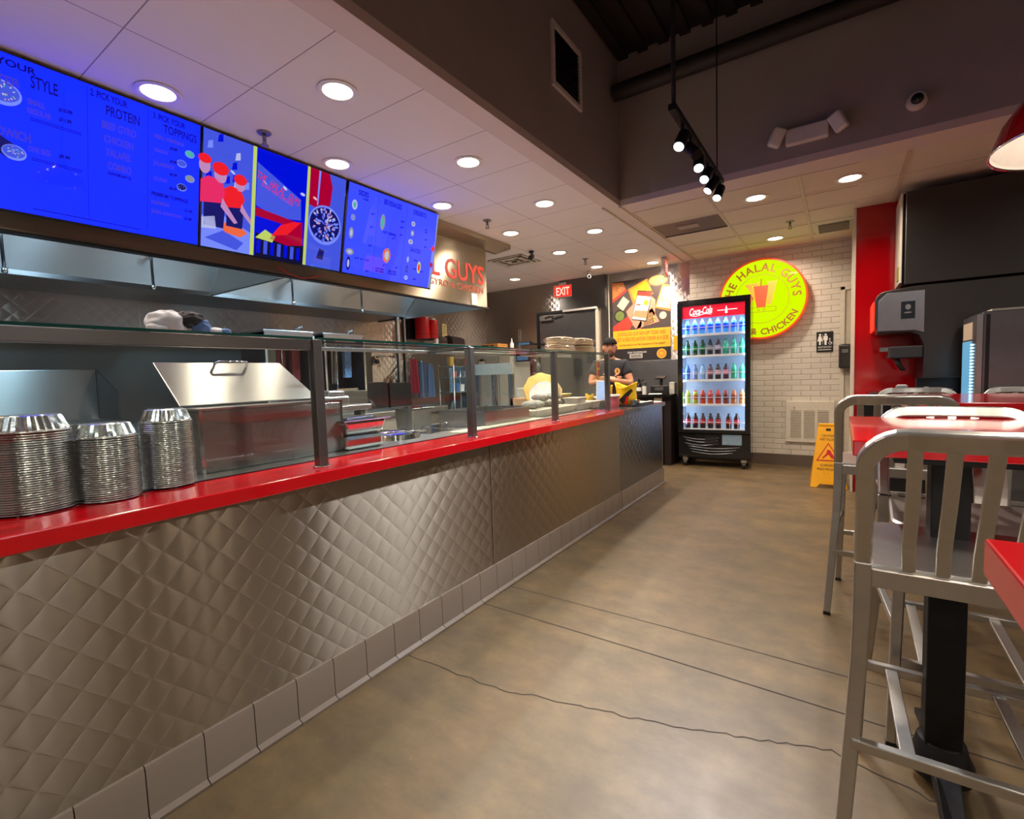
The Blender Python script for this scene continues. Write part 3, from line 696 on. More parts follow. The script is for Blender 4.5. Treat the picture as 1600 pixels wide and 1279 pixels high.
# shopfront picture
poly(m, [(0.305, 0.0), (0.642, 0.0), (0.642, SH), (0.297, SH)], SC['deep'], 3)
poly(m, [(0.305, 0.30), (0.305, 0.55), (0.60, 0.41), (0.61, 0.28), (0.45, 0.26)], SC['mid'], 4)
poly(m, [(0.305, 0.24), (0.305, 0.29), (0.60, 0.26), (0.62, 0.22)], SC['redd'], 5)
poly(m, [(0.31, 0.0), (0.64, 0.0), (0.64, 0.12), (0.31, 0.14)], SC['dark'], 4)
for k in range(7): poly(m, [(0.32 + k * 0.045, 0.02), (0.345 + k * 0.045, 0.02), (0.345 + k * 0.045, 0.10), (0.32 + k * 0.045, 0.10)], SC['mid' if k % 2 else 'deep'], 5)
poly(m, [(0.31, 0.11), (0.37, 0.17), (0.44, 0.14), (0.42, 0.10)], SC['yellowgreen'], 6)
poly(m, [(0.40, 0.12), (0.46, 0.2), (0.55, 0.255), (0.62, 0.27), (0.63, 0.12), (0.52, 0.10)], SC['redd'], 6)
poly(m, [(0.41, 0.14), (0.47, 0.22), (0.56, 0.26), (0.61, 0.265), (0.52, 0.17)], SC['red'], 7)
poly(m, [(0.64, 0), (0.662, 0), (0.654, SH), (0.634, SH)], SC['yellowgreen'], 8)
# platter picture
poly(m, [(0.66, 0), (0.935, 0), (0.935, SH), (0.655, SH)], SC['mid'], 3)
poly(m, [(0.655, SH), (0.80, SH), (0.83, 0.55), (0.82, 0.43), (0.76, 0.38), (0.66, 0.40)], SC['redd'], 4)
poly(m, [(0.72, 0.63), (0.735, 0.63), (0.728, 0.41), (0.718, 0.41)], SC['pale'], 5)
poly(m, [(0.83, 0.44), (0.86, 0.56), (0.92, 0.60), (0.93, 0.45), (0.89, 0.37), (0.83, 0.37)], SC['mid'], 5)
m.disc(P(0.79, 0.29, 6), 0.13, SC['pale'], 0.13, 32); m.disc(P(0.79, 0.295, 7), 0.118, SC['navy'], 0.112, 32)
for k in range(90):
    a = random.uniform(0, 2 * PI); q = math.sqrt(random.random()) * 0.108
    m.disc(P(0.79 + q * math.cos(a), 0.295 + q * math.sin(a), 8 + k % 3), random.uniform(.008, .016), random.choice([SC['pale'], SC['white'], SC['mid'], SC['skin'], SC['pale']]), 0.007, 8, rot=a)
poly(m, [(0.74, 0.06), (0.79, 0.055), (0.80, 0.12), (0.76, 0.13)], SC['navy'], 6)
m.build('screen', t2, recalc=False)
m = MB(); 
for k, ch in enumerate('THE HALAL GUYS'): m.text(ch, 0.062, TR(0.297 + k * 0.021, -0.0036, 0.462 - k * 0.0072, ry=R(18)), SC['red'], sx=0.55)
m.text('GYRO AND CHICKEN', 0.03, TR(0.33, -0.0036, 0.425, ry=R(19)), SC['magenta'], fit=0.22)
m.build('shopfront_lettering', t2, recalc=False)

# right: sides / beverages / desserts; local x = y - 2.335
t3 = tv(2.335, 0.935, 'right menu screen, blue, listing sides, beverages and desserts')
m = MB(); poly(m, [(0, 0), (0.935, 0), (0.935, SH), (0, SH)], scr_blue3, 0)
for x in (0.275, 0.57): poly(m, [(x, 0.03), (x + 0.002, 0.03), (x + 0.002, 0.60), (x, 0.60)], ink)
poly(m, [(0.90, 0.0), (0.935, 0.0), (0.935, SH), (0.915, SH), (0.925, 0.4), (0.9, 0.3)], SC['pale'], 1)
poly(m, [(0.92, 0.47), (0.935, 0.44), (0.935, 0.6), (0.915, 0.62)], SC['olive'], 2); poly(m, [(0.90, 0.0), (0.935, 0.0), (0.935, 0.15), (0.915, 0.12)], SC['olive'], 2)
poly(m, [(0.88, 0.33), (0.91, 0.37), (0.93, 0.35), (0.92, 0.31)], SC['red'], 3); m.disc(P(0.91, 0.2, 3), 0.018, SC['redd'], 0.022, 14)
m.build('screen', t3, recalc=False)
m = MB()
for a in (('SIDES', 0.085, 0.568, 0.036, ink, 0.092), ('$ CAL', 0.13, 0.545, 0.012, ink, 0.05), ('BEVERAGES', 0.325, 0.565, 0.038, ink, 0.18), ('DESSERTS', 0.635, 0.568, 0.036, ink, 0.15), ('HOT DRINKS', 0.34, 0.35, 0.022, ink, 0.14), ('SAUCES', 0.645, 0.27, 0.034, ink, 0.12)):
    txt(m, a[0], a[1], a[2], a[3], a[4], a[5])
for x, z, s in ((0.215, 0.46, '$2.99'), (0.215, 0.365, '$2.99'), (0.215, 0.23, '$3.49'), (0.10, 0.115, '$1.49  $1.99  $2.49'), (0.21, 0.035, '$0.99'), (0.515, 0.475, '$2.39'), (0.515, 0.43, '$2.59'), (0.515, 0.37, '$2.79'), (0.44, 0.327, '$1.99'), (0.37, 0.105, '$4.99'), (0.50, 0.107, '$5.99'), (0.30, 0.07, 'ADD SIDE'), (0.43, 0.07, 'SMALL DRINK'), (0.30, 0.05, 'AND DRINK'), (0.43, 0.05, 'BOTTLE WATER'), (0.79, 0.47, '$2.99'), (0.79, 0.45, '$3.49'), (0.80, 0.39, '$2.99'), (0.80, 0.33, '$3.29'), (0.70, 0.2, '$0.50'), (0.70, 0.13, '$0.75'), (0.78, 0.12, '$1.00'), (0.71, 0.045, '$0.50')):
    txt(m, s, x, z, 0.013, ink, 0.09 if ' ' in s and len(s) < 14 else (0.14 if len(s) > 14 else 0.038))
m.build('menu_text', t3, recalc=False)
for (x, z, rx, rz, c1, c2) in ((0.06, 0.49, 0.024, 0.035, 'white', 'green'), (0.055, 0.40, 0.02, 0.022, 'olive', 'pale'), (0.05, 0.29, 0.02, 0.04, 'olive', 'white'), (0.05, 0.155, 0.036, 0.024, 'olive', 'white'), (0.045, 0.07, 0.018, 0.05, 'navy', 'white'), (0.33, 0.43, 0.024, 0.06, 'olive', 'green'), (0.40, 0.19, 0.04, 0.055, 'orange', 'white'), (0.41, 0.19, 0.02, 0.06, 'olive', 'yellowgreen'), (0.65, 0.49, 0.022, 0.02, 'white', 'olive'), (0.65, 0.415, 0.02, 0.024, 'olive', 'white'), (0.64, 0.345, 0.026, 0.02, 'white', 'olive'), (0.63, 0.2, 0.014, 0.028, 'pale', 'white'), (0.63, 0.12, 0.012, 0.03, 'navy', 'mid'), (0.765, 0.155, 0.022, 0.05, 'yellowgreen', 'red'), (0.63, 0.05, 0.02, 0.018, 'white', 'pale')):
    m = MB(); m.disc(P(x, z, 2), rx, SC[c1], rz, 18); m.disc(P(x, z, 3), rx * 0.55, SC[c2], rz * 0.6, 14); m.build('food_picture', t3, recalc=False)

# ---------------------------------------------------------------- extraction hood with steel fascia
hood = thing('extraction_hood', 'long stainless steel extraction hood with red lettering on its front fascia', 'extraction hood', (-3.25, 0, 1.97))
def hp(name, x0, x1, y0, y1, z0, z1, m, bevel=0.0): return MB().box(x0 + 3.25, x1 + 3.25, y0, y1, z0 - 1.97, z1 - 1.97, m).build(name, hood, bevel=bevel)
hp('fascia', -3.25, -3.23, -1.0, 4.33, 1.97, 2.60, 'fascia')
hp('end_panel', -5.0, -3.25, 4.31, 4.33, 1.97, 2.60, 'steel')
hp('shadow_strip', -3.26, -3.20, -1.0, 4.335, 1.962, 1.972, 'black')  # black strip paints the shadow line along the fascia's lower edge
hp('inner_partition', -4.5, -3.28, 2.05, 2.075, 1.99, 2.6, 'steel')
MB().prism([(-1.25, 0.03), (-1.25, 0.07), (-0.62, 0.62), (-0.65, 0.62)], -1.0, 4.31, MT['steel'], 'Y').build('filter_bank', hood)
hp('back_lip', -4.56, -4.48, -1.0, 4.31, 1.985, 2.035, 'steel_dark', 0.003)
hp('plenum', -5.12, -4.56, -1.0, 4.31, 1.985, 2.6, 'steel_dark')
hp('hood_top', -5.12, -3.25, -1.0, 4.31, 2.59, 2.60, 'steel_dark')
m = MB()
for y in (0.25, 1.1, 2.6, 3.4): m.prism([(a, b + y) for a, b in [(-0.5, -0.12), (-0.35, -0.12), (-0.35, 0.12), (-0.5, 0.12)]], 0.585, 0.615, 'cool_light', 'Z')
m.build('hood_light_lens', hood)
for y in (0.25, 1.1, 2.6, 3.4): area('hood_lamp', (-0.42, y, 0.57), 0.14, HOOD_W, (0.42, 0.72, 1.0), hood)
for y in (0.78, 1.57, 2.7, 3.5): MB().cyl((-1.05, y, 0.02), (-1.05, y, 0.4), 0.009, 'black').cyl((-1.05, y, -0.01), (-1.04, y, 0.02), 0.016, 'steel_shiny').build('nozzle_pipe', hood)
lab(MB().text('THE HALAL GUYS', 0.27, TR(0.022, 2.28, 0.245, rz=PI / 2), mat('fascia_red', hexc('b02417'), 0.5, emis=hexc('b02417'), estr=0.15), ext=0.002, fit=2.0, bold=0.003)
    .text('GYRO & CHICKEN', 0.085, TR(0.022, 3.42, 0.15, rz=PI / 2), mat('fascia_red_small', hexc('a8402c'), 0.5), ext=0.001, fit=0.84).build('lettering', hood), 'red letters reading THE HALAL GUYS')
o = thing('hood_cornice', 'projecting brown steel cornice between the hood fascia and the ceiling', 'cornice', (-3.25, 0, 2.60))
MB().prism([(-0.02, 0.0), (0.02, 0.0), (0.20, 0.02), (0.20, 0.068), (-0.02, 0.068)], -1.0, 4.56, MT['fascia'], 'Y').build('cornice_profile', o)
t = thing('wall_switch_plate', 'small white switch plate at the end of the lettered fascia', 'switch', (-3.229, 4.10, 2.04))
MB().box(0, 0.008, -0.045, 0.045, -0.06, 0.06, 'white').build('plate', t, bevel=0.003); MB().box(0.008, 0.014, -0.012, 0.012, -0.02, 0.02, 'paper').build('switch', t)
o = MB().rings([(-3.19, 1.9 + 0.035 * k, 1.955 - 0.05 * math.sin(PI * k / 10) + 0.06) for k in range(11)], 0.004, MT['red'], 6).build('loose_cable', smooth=60); tag(o, 'thin red cable drooping below the middle menu screen', 'cable')

# ---------------------------------------------------------------- foil pan stacks on the counter
def pan_proto(r, h, label, seg=64):
    jit = [random.uniform(-1, 1) for _ in range(seg)]
    def wob(k, j): return (0.0022 * (1 if j % 2 else -1) * (1 + 0.6 * jit[j])) if 2 <= k <= 4 else 0
    rt = r * 0.80
    prof = [(0, h), (rt * 0.9, h), (rt, h - 0.003), (rt + (r - rt) * 0.5, h * 0.5), (r * 0.985, 0.006), (r, 0.005), (r + 0.005, 0.003), (r + 0.0055, 0.0), (r + 0.001, -0.001), (r - 0.001, 0.001)]
    o = MB().lathe(prof, 'foil', seg=seg, wob=wob).build('foil_pan', smooth=25)
    tag(o, label, 'foil pan')
    return o
def pan_stack(x, y, z0, r, top, h, gname, where):
    p = pan_proto(r, h, 'topmost upturned foil pan, ' + where)
    p['group'] = gname; p.location = (x, y, top - h); p.rotation_euler[2] = random.uniform(0, 6)
    z = top - h - 0.0075
    while z > z0 + 0.0005:
        c = p.copy(); C.objects.link(c); c['label'] = 'foil pan nested below the top one, ' + where
        c.location = (x + random.uniform(-.0014, .0014), y + random.uniform(-.0014, .0014), z); c.rotation_euler[2] = random.uniform(0, 6)
        z -= 0.0062
pan_stack(-1.83, 0.345, 0.897, 0.086, 1.158, 0.045, 'foil pans in the large left stack', 'widest stack at the left edge')
pan_stack(-1.80, 0.505, 0.897, 0.070, 1.122, 0.042, 'foil pans in the middle stack', 'shortest stack in the middle')
pan_stack(-1.83, 0.672, 0.897, 0.068, 1.150, 0.042, 'foil pans in the right stack', 'slim stack nearest the steel lidded box')

# ---------------------------------------------------------------- steel box with raised lid
t = thing('steam_box', 'large steel food box with its hinged lid standing open behind the glass', 'steam box', (-2.16, 1.14, 0.893))
m = MB().box(-0.24, 0.21, -0.32, 0.30, 0, 0.235, 'box_steel').build('body', t, bevel=0.006)
MB().box(-0.24, 0.212, -0.322, 0.302, 0.235, 0.243, 'steel_shiny').box(0.2085, 0.2125, -0.318, -0.308, 0.0, 0.235, 'steel_shiny').box(0.2085, 0.2125, 0.29, 0.3, 0, 0.235, 'steel_shiny').build('rim', t)
MB().hexa([(-0.02, -0.29, 0.245), (-0.012, -0.29, 0.25), (-0.012, 0.325, 0.25), (-0.02, 0.325, 0.245), (-0.165, -0.32, 0.425), (-0.157, -0.32, 0.43), (-0.157, 0.22, 0.43), (-0.165, 0.22, 0.425)], 'steel').build('lid', t, bevel=0.003)
MB().rings([(-0.14, -0.10, 0.40), (-0.115, -0.10, 0.425), (-0.105, -0.09, 0.43), (-0.105, 0.03, 0.43), (-0.115, 0.04, 0.425), (-0.135, 0.04, 0.40)], 0.006, 'steel_shiny', 8).build('lid_handle', t, smooth=50)

# ---------------------------------------------------------------- pans in the second bay
t = thing('chafing_pan', 'rectangular steel pan with a flat lid, upper one of the pair beside the steel box', 'food pan', (-2.05, 1.545, 0.963), group='steel food pans in the second bay')
MB().hexa([(-0.13, -0.11, 0), (0.13, -0.11, 0), (0.13, 0.10, 0), (-0.13, 0.10, 0), (-0.15, -0.13, 0.065), (0.15, -0.13, 0.065), (0.15, 0.12, 0.065), (-0.15, 0.12, 0.065)], 'steel_shiny').build('pan', t, bevel=0.012)
MB().box(-0.16, 0.16, -0.14, 0.15, 0.066, 0.072, 'steel_shiny').box(-0.10, 0.10, -0.08, 0.08, 0.072, 0.082, 'steel_shiny').build('lid', t, bevel=0.003)
t = thing('chafing_pan', 'rounded steel pan on the work top, lower of the pair beside the steel box', 'food pan', (-2.05, 1.54, 0.893), group='steel food pans in the second bay')
MB().hexa([(-0.14, -0.12, 0), (0.14, -0.12, 0), (0.14, 0.11, 0), (-0.14, 0.11, 0), (-0.14, -0.12, 0.068), (0.14, -0.12, 0.068), (0.14, 0.11, 0.068), (-0.14, 0.11, 0.068)], 'steel_shiny').build('pan', t, bevel=0.02)
t = thing('heated_shelf', 'flat steel shelf on two legs behind the pair of steel pans', 'shelf', (-2.28, 1.66, 0.893))
MB().box(-0.06, 0.06, -0.26, 0.18, 0.165, 0.195, 'steel_soft').build('shelf_board', t, bevel=0.003)
for y in (-0.22, 0.14): MB().box(-0.03, 0.03, y - 0.015, y + 0.015, 0, 0.165, 'steel_dark').build('leg', t)
t = thing('pan_stack_insert', 'short stack of small steel pans on the flat steel shelf', 'food pan', (-2.28, 1.62, 1.088))
MB().box(-0.05, 0.05, -0.10, 0.08, 0, 0.055, 'steel_soft').build('lower_pan', t, bevel=0.01); MB().box(-0.04, 0.04, -0.04, 0.06, 0.055, 0.085, 'steel_soft').build('upper_pan', t, bevel=0.01)
# round well, insert lids
t = thing('soup_well', 'round steel soup well sunk in the work top behind the second glass pane', 'soup well', (-2.08, 1.88, 0.893))
MB().lathe([(0.14, 0.0), (0.135, 0.026), (0.125, 0.028), (0.115, 0.026), (0.10, 0.012), (0, 0.002)], 'steel_shiny', seg=40).build('well', t, smooth=50)
MB().rings([(0.02, -0.11, 0.034), (0.05, 0.0, 0.036), (0.12, 0.12, 0.034)], 0.006, 'steel_shiny', 8).build('ladle_handle', t)
for k, (x, y, a, lb) in enumerate(((-2.12, 2.16, 4, 'flat steel insert lid just past the round soup well'), (-2.20, 2.42, -3, 'flat steel insert lid before the deep steel basin'), (-2.36, 2.0, 2, 'flat steel insert lid along the inner edge of the work top'))):
    t = thing('insert_lid', lb, 'pan lid', (x, y, 0.893), R(a), 'flat lids on the cold well')
    MB().box(-0.13, 0.13, -0.11, 0.11, 0.0, 0.008, 'steel_shiny').build('plate', t, bevel=0.003)
    MB().rings([(-0.03, 0, 0.006), (-0.03, 0, 0.028), (0.03, 0, 0.028), (0.03, 0, 0.006)], 0.005, 'steel_shiny', 8).build('handle', t)
# deep basin in the third bay
t = thing('deep_basin', 'deep open steel basin behind the second grey post', 'basin', (-2.10, 2.75, 0.893))
m = MB(); T4 = 0.006
for q in ((-0.2, 0.20, -0.27, -0.264), (-0.2, 0.20, 0.264, 0.27), (-0.2, -0.194, -0.264, 0.264), (0.194, 0.20, -0.264, 0.264)): m.box(*q, 0, 0.10, 'steel_soft')
m.box(-0.194, 0.194, -0.264, 0.264, 0.0, 0.02, 'steel_dark').build('tub', t)
MB().box(-0.21, 0.21, -0.28, -0.264, 0.098, 0.104, 'steel_shiny').box(-0.21, 0.21, 0.264, 0.28, 0.098, 0.104, 'steel_shiny').box(-0.21, -0.194, -0.28, 0.28, 0.098, 0.104, 'steel_shiny').box(0.194, 0.21, -0.28, 0.28, 0.098, 0.104, 'steel_shiny').build('rolled_rim', t, bevel=0.002)
o = MB().box(-1.92, -1.83, 2.15, 3.1, 0.893, 0.903, mat('cutting_board', hexc('cfc6b0'), 0.5)).build('cutting_board', bevel=0.003); tag(o, 'narrow off-white cutting board strip before the deep steel basin', 'cutting board')
# foil-wrapped sandwiches, plates, tubs in the third and fourth bays
t = thing('serving_tray', 'shallow off-white tray under the pile of wrapped sandwiches', 'tray', (-2.06, 3.48, 0.893))
MB().hexa([(-0.12, -0.34, 0), (0.12, -0.34, 0), (0.12, 0.32, 0), (-0.12, 0.32, 0), (-0.15, -0.38, 0.06), (0.15, -0.38, 0.06), (0.15, 0.36, 0.06), (-0.15, 0.36, 0.06)], mat('tray_cream', hexc('c9c3b2'), 0.5)).build('tray_body', t, bevel=0.008)
wm = mat('printed_wrap', hexc('8f8f88'), 0.6, 0, 55, 0.45)
for k, (x, y, z, rz, lb) in enumerate(((-2.03, 3.25, .985, 80, 'checked paper wrap lying nearest the second post'), (-2.07, 3.38, .985, 84, 'checked paper wrap in the front middle of the tray'), (-2.05, 3.53, .985, 95, 'checked paper wrap past the third grey post'), (-2.08, 3.68, .985, 88, 'checked paper wrap at the far end of the tray'), (-2.06, 3.45, 1.035, 80, 'checked paper wrap topmost on the pile'), (-2.05, 3.60, 1.032, 100, 'checked paper wrap leaning on top near the plate'))):
    t = thing('wrapped_sandwich', lb, 'sandwich', (x, y, z), R(rz), 'paper wrapped sandwiches on the tray')
    MB().ellipsoid((0, 0, 0), (0.035, 0.10, 0.032), wm, 14, 10, noise=0.06).build('paper_wrap', t)
t = thing('oval_plate', 'white plate standing on edge behind the wrapped sandwiches', 'plate', (-2.16, 3.68, 1.04), (R(62), 0, R(25)))
MB().lathe([(0, 0), (0.08, 0), (0.125, 0.014), (0.13, 0.018), (0.12, 0.016), (0.08, 0.006), (0, 0.005)], mat('plate_white', (0.8, 0.82, 0.80), 0.2, coat=0.3), seg=40).build('plate_body', t, smooth=50)
MB().lathe([(0.128, 0.014), (0.131, 0.018), (0.127, 0.019)], mat('plate_ring', hexc('8aa79a'), 0.4), seg=40).build('rim_band', t)
t = thing('flatbread_stack', 'yellow-brown round flatbreads leaning in an arc behind the white plate', 'flatbread', (-2.30, 3.86, 1.09), (R(66), 0, R(20)))
for k in range(4): MB().lathe([(0, 0), (0.15, 0.0), (0.16, 0.004), (0.15, 0.008), (0, 0.008)], 'pita' if k % 2 else mat('flatbread_yellow', hexc('d9b25e'), 0.7, 0, 12, 0.12), (0.012 * k, -0.01 * k, -0.012 * k), 32, wob=lambda a, j: 0.006 * math.sin(j * 1.7)).build('flatbread', t)
for x, y, z, sx, sy, sz, m_, lb in ((-2.0, 4.02, 0.893, .16, .20, .055, 'tub', 'clear plastic container lower left beside the flatbreads'), (-2.01, 3.99, 0.95, .15, .18, .05, 'tub', 'clear plastic container stacked on top beside the flatbreads'), (-1.99, 4.24, 0.893, .16, .18, .06, 'tub', 'clear plastic container before the last grey post')):
    t = thing('plastic_container', lb, 'container', (x, y, z), 0, 'clear plastic containers')
    MB().hexa([(-sx * .42, -sy * .42, 0), (sx * .42, -sy * .42, 0), (sx * .42, sy * .42, 0), (-sx * .42, sy * .42, 0), (-sx / 2, -sy / 2, sz), (sx / 2, -sy / 2, sz), (sx / 2, sy / 2, sz), (-sx / 2, sy / 2, sz)], mat('cloudy_plastic', (0.62, 0.58, 0.54), 0.25, 0, 10, 0.05, alpha=0.65)).build('tub', t, bevel=0.006)
    MB().box(-sx / 2 - .005, sx / 2 + .005, -sy / 2 - .005, sy / 2 + .005, sz, sz + 0.006, mat('cloudy_lid', (0.7, 0.66, 0.62), 0.25)).build('lid', t, bevel=0.002)
pk = mat('pink_plastic', hexc('c2626a'), 0.3, 0, 10, 0.08, alpha=0.85)
for x, y, z, r, h, lb in ((-1.98, 4.50, 0.885, 0.085, 0.095, 'pink tub with a white lid just left of the last grey post'), (-1.83, 4.42, 0.885, 0.075, 0.115, 'pink ribbed tub right of the last grey post')):
    t = thing('pink_tub', lb, 'tub', (x, y, z), 0, 'pink plastic tubs')
    MB().lathe([(0, 0), (r * .85, 0), (r * .93, h * .5), (r * .90, h * .55), (r, h), (r * .95, h)], pk, seg=28).build('tub_body', t, smooth=40)
    MB().lathe([(0, h + .008), (r * .98, h + .008), (r * 1.03, h), (r * 1.03, h - .008)], 'white', seg=28).build('lid', t, smooth=40)
# pita bags on the glass shelf
for k, (x, y, z, lb) in enumerate(((-1.80, 3.33, 1.392, 'lower bag of pita breads at the near end of the glass shelf'), (-1.80, 3.72, 1.392, 'lower bag of pita breads at the far end of the glass shelf'), (-1.80, 3.35, 1.446, 'upper bag of pita breads at the near end of the glass shelf'), (-1.80, 3.70, 1.452, 'upper bag of pita breads, highest, at the far end of the glass shelf'))):
    t = thing('pita_bag', lb, 'bread bag', (x, y, z), R(random.uniform(-4, 4)), 'bags of pita bread on the glass shelf')
    b = MB()
    for j in range(4): b.ellipsoid((0, 0, 0.009 + j * 0.013), (0.085, 0.17, 0.0115), 'pita', 24, 8, noise=0.03)
    b.build('pita_breads', t)
    MB().ellipsoid((0, 0, 0.031), (0.105, 0.195, 0.034), 'bagfilm', 24, 10, noise=0.05).build('film', t)
    MB().ellipsoid((0.0, 0.2, 0.026), (0.03, 0.03, 0.012), mat('bag_tail', (0.75, 0.7, 0.66), 0.3), 10, 6, noise=0.2).build('twisted_end', t)
# cloth bundle on the glass shelf
t = thing('folded_cloths', 'crumpled bundle of blue, white and black cloths on the glass shelf', 'cloth', (-1.80, 0.75, 1.39))
def lump(name, c, r, m_, n=0.24, rz=0):
    o = MB().ellipsoid((0, 0, 0), r, m_, 22, 14, noise=n).build(name, t); o.location = c; o.rotation_euler = (0, 0, rz)
    s = o.modifiers.new('sub', 'SUBSURF'); s.levels = 1; s.render_levels = 1; return o
lump('white_cloth', (0, -0.06, 0.036), (0.055, 0.062, 0.040), 'cloth_white'); lump('black_cloth', (0.03, -0.01, 0.048), (0.035, 0.045, 0.026), 'cloth_grey'); lump('blue_cloth', (0.04, 0.02, 0.026), (0.028, 0.028, 0.028), 'cloth_blue')
lump('white_cloth', (0.02, 0.06, 0.014), (0.03, 0.05, 0.014), 'cloth_white'); lump('blue_cloth', (0.03, 0.10, 0.013), (0.02, 0.02, 0.013), 'cloth_blue'); lump('white_cloth', (0.02, -0.10, 0.016), (0.03, 0.03, 0.016), 'cloth_white')

# ---------------------------------------------------------------- cook line behind
cook = thing('cook_line_counter', 'low stainless cook line counter under the extraction hood', 'counter', (-4.4, 1.6, 0))
MB().box(-0.74, 0.55, -2.4, 2.65, 0.1, 0.84, 'steel').build('cabinet', cook, bevel=0.004); MB().box(-0.74, 0.58, -2.4, 2.68, 0.84, 0.9, 'steel_soft').build('counter_top', cook, bevel=0.004)
MB().box(-0.6, 0.4, -2.3, 2.6, 0, 0.1, 'black').build('plinth', cook)
t = thing('griddle', 'flat top griddle with tall steel back splash and dark sloped side guard', 'griddle', (-4.4, 0.3, 0.9))
MB().box(-0.30, 0.30, -1.0, 0.95, 0, 0.10, 'steel_dark').build('griddle_body', t, bevel=0.004)
MB().box(-0.35, -0.30, -1.0, 0.99, 0, 0.47, 'steel').build('back_splash', t, bevel=0.004)
MB().prism([(-0.35, 0.1), (-0.35, 0.47), (-0.30, 0.47), (0.10, 0.30), (0.12, 0.1)], 0.99, 1.0, MT['black_metal'], 'Y').build('side_guard', t)
def gyro(y, lb, meat):
    t = thing('gyro_broiler', lb, 'broiler', (-4.38, y, 0.9), 0, 'vertical broilers on the cook line')
    MB().box(-0.2, 0.22, -0.24, 0.24, 0.0, 0.22, 'steel_dark').build('base', t, bevel=0.004)
    MB().box(-0.2, -0.17, -0.24, 0.24, 0.22, 0.76, 'steel_dark').build('back_panel', t)
    MB().box(-0.2, 0.2, -0.245, -0.235, 0.2, 0.78, 'black_metal').build('side_panel', t); MB().box(-0.2, 0.2, 0.235, 0.245, 0.2, 0.78, 'black_metal').build('side_panel', t)
    MB().box(-0.2, 0.2, -0.245, 0.245, 0.74, 0.80, 'steel_soft').build('top_housing', t, bevel=0.004)
    MB().box(0.19, 0.21, -0.245, -0.225, 0.2, 0.76, 'steel').build('front_upright', t); MB().box(0.19, 0.21, 0.225, 0.245, 0.2, 0.76, 'steel').build('front_upright', t)
    MB().rings([(0.1, 0.12, 0.80), (0.1, 0.12, 0.83), (0.14, 0.17, 0.845)], 0.012, 'steel_dark', 8).build('crank', t)
    MB().cyl((0.05, 0, 0.25), (0.05, 0, 0.74), 0.008, 'steel_shiny').build('spit_rod', t)
    for q, (yy, c1, z0) in enumerate(meat):
        MB().prism([(-0.02, z0), (0.02, z0), (0.035, 0.70), (-0.03, 0.70)], yy - 0.045, yy + 0.035, c1, 'Y').build('hanging_towel', t)
    MB().box(0.0, 0.2, -0.12, 0.14, 0.22, 0.25, 'steel_shiny').build('drip_tray', t, bevel=0.004)
    return t
pat = mat('checked_towel', hexc('7f95b4'), 0.8, 0, 60, 0.45); tan_ = mat('tan_panel', hexc('7e7466'), 0.5); redc = mat('red_towel', hexc('8d2f2c'), 0.8, 0, 30, 0.2)
gyro(2.57, 'vertical broiler nearer the camera, half hidden by the glass guard post', ((-0.16, pat, 0.4), (-0.08, tan_, 0.3), (0.01, redc, 0.3), (0.16, redc, 0.34)))
gyro(3.16, 'vertical broiler further along, with a checked blue towel inside', ((-0.13, tan_, 0.3), (0.0, 'steel_dark', 0.3), (0.17, pat, 0.36)))
for y, h, w_, lb in ((3.63, 0.30, 0.46, 'dark steel splash box with rounded corner right of the broilers'), (4.06, 0.285, 0.34, 'dark steel splash box at the end of the cook line')):
    t = thing('splash_guard_box', lb, 'range guard', (-4.38, y, 0.9), 0, 'dark range guards')
    pr = [(-w_ / 2, 0), (w_ / 2, 0)] + [(w_ / 2 - 0.05 + a, h - 0.05 + b) for a, b in arc(0, 0, 0.05, 0, 90, 5)] + [(-w_ / 2, h)]
    MB().prism(pr, -0.02, 0.02, mat('blackened_steel', (0.06, 0.055, 0.055), 0.3, 0.8), 'X').build('front_guard', t, bevel=0.002)
    MB().box(-0.4, -0.02, -w_ / 2, w_ / 2, 0, 0.14, 'black_metal').build('burner_box', t)
t = thing('steel_pot', 'square steel pot with a flat rim standing left of the deep basin', 'pot', (-2.36, 2.30, 0.893))
t.scale = (0.7, 0.7, 0.66)
MB().hexa([(-0.11, -0.12, 0), (0.11, -0.12, 0), (0.11, 0.12, 0), (-0.11, 0.12, 0), (-0.12, -0.13, 0.2), (0.12, -0.13, 0.2), (0.12, 0.13, 0.2), (-0.12, 0.13, 0.2)], 'steel_soft').build('pot_body', t, bevel=0.01)
MB().box(-0.14, 0.14, -0.15, 0.15, 0.2, 0.212, 'steel_shiny').build('rim', t, bevel=0.003)
t = thing('prep_table', 'stainless prep table in the kitchen aisle', 'table', (-3.05, 3.35, 0))
MB().box(-0.28, 0.28, -0.6, 0.9, 0.68, 0.72, 'steel_soft').build('table_top', t, bevel=0.003)
for a, b in ((-0.25, -0.57), (0.25, -0.57), (0.25, 0.87), (-0.25, 0.87)): MB().cyl((a, b, 0), (a, b, 0.68), 0.02, 'steel_soft').build('leg', t)
t = thing('filler_faucet', 'small wall faucet with a swing spout above the dark splash boxes', 'faucet', (-5.14, 4.35, 1.52))
MB().cyl((0, 0, 0), (0.04, 0, 0), 0.025, 'steel_shiny').rings([(0.04, 0, 0), (0.06, 0.02, 0.02), (0.08, 0.15, 0.02), (0.09, 0.26, 0.01)], 0.012, 'steel_shiny').build('spout', t); MB().cyl((0.04, -0.02, -0.05), (0.04, 0.02, -0.05), 0.03, 'black').build('valve', t)
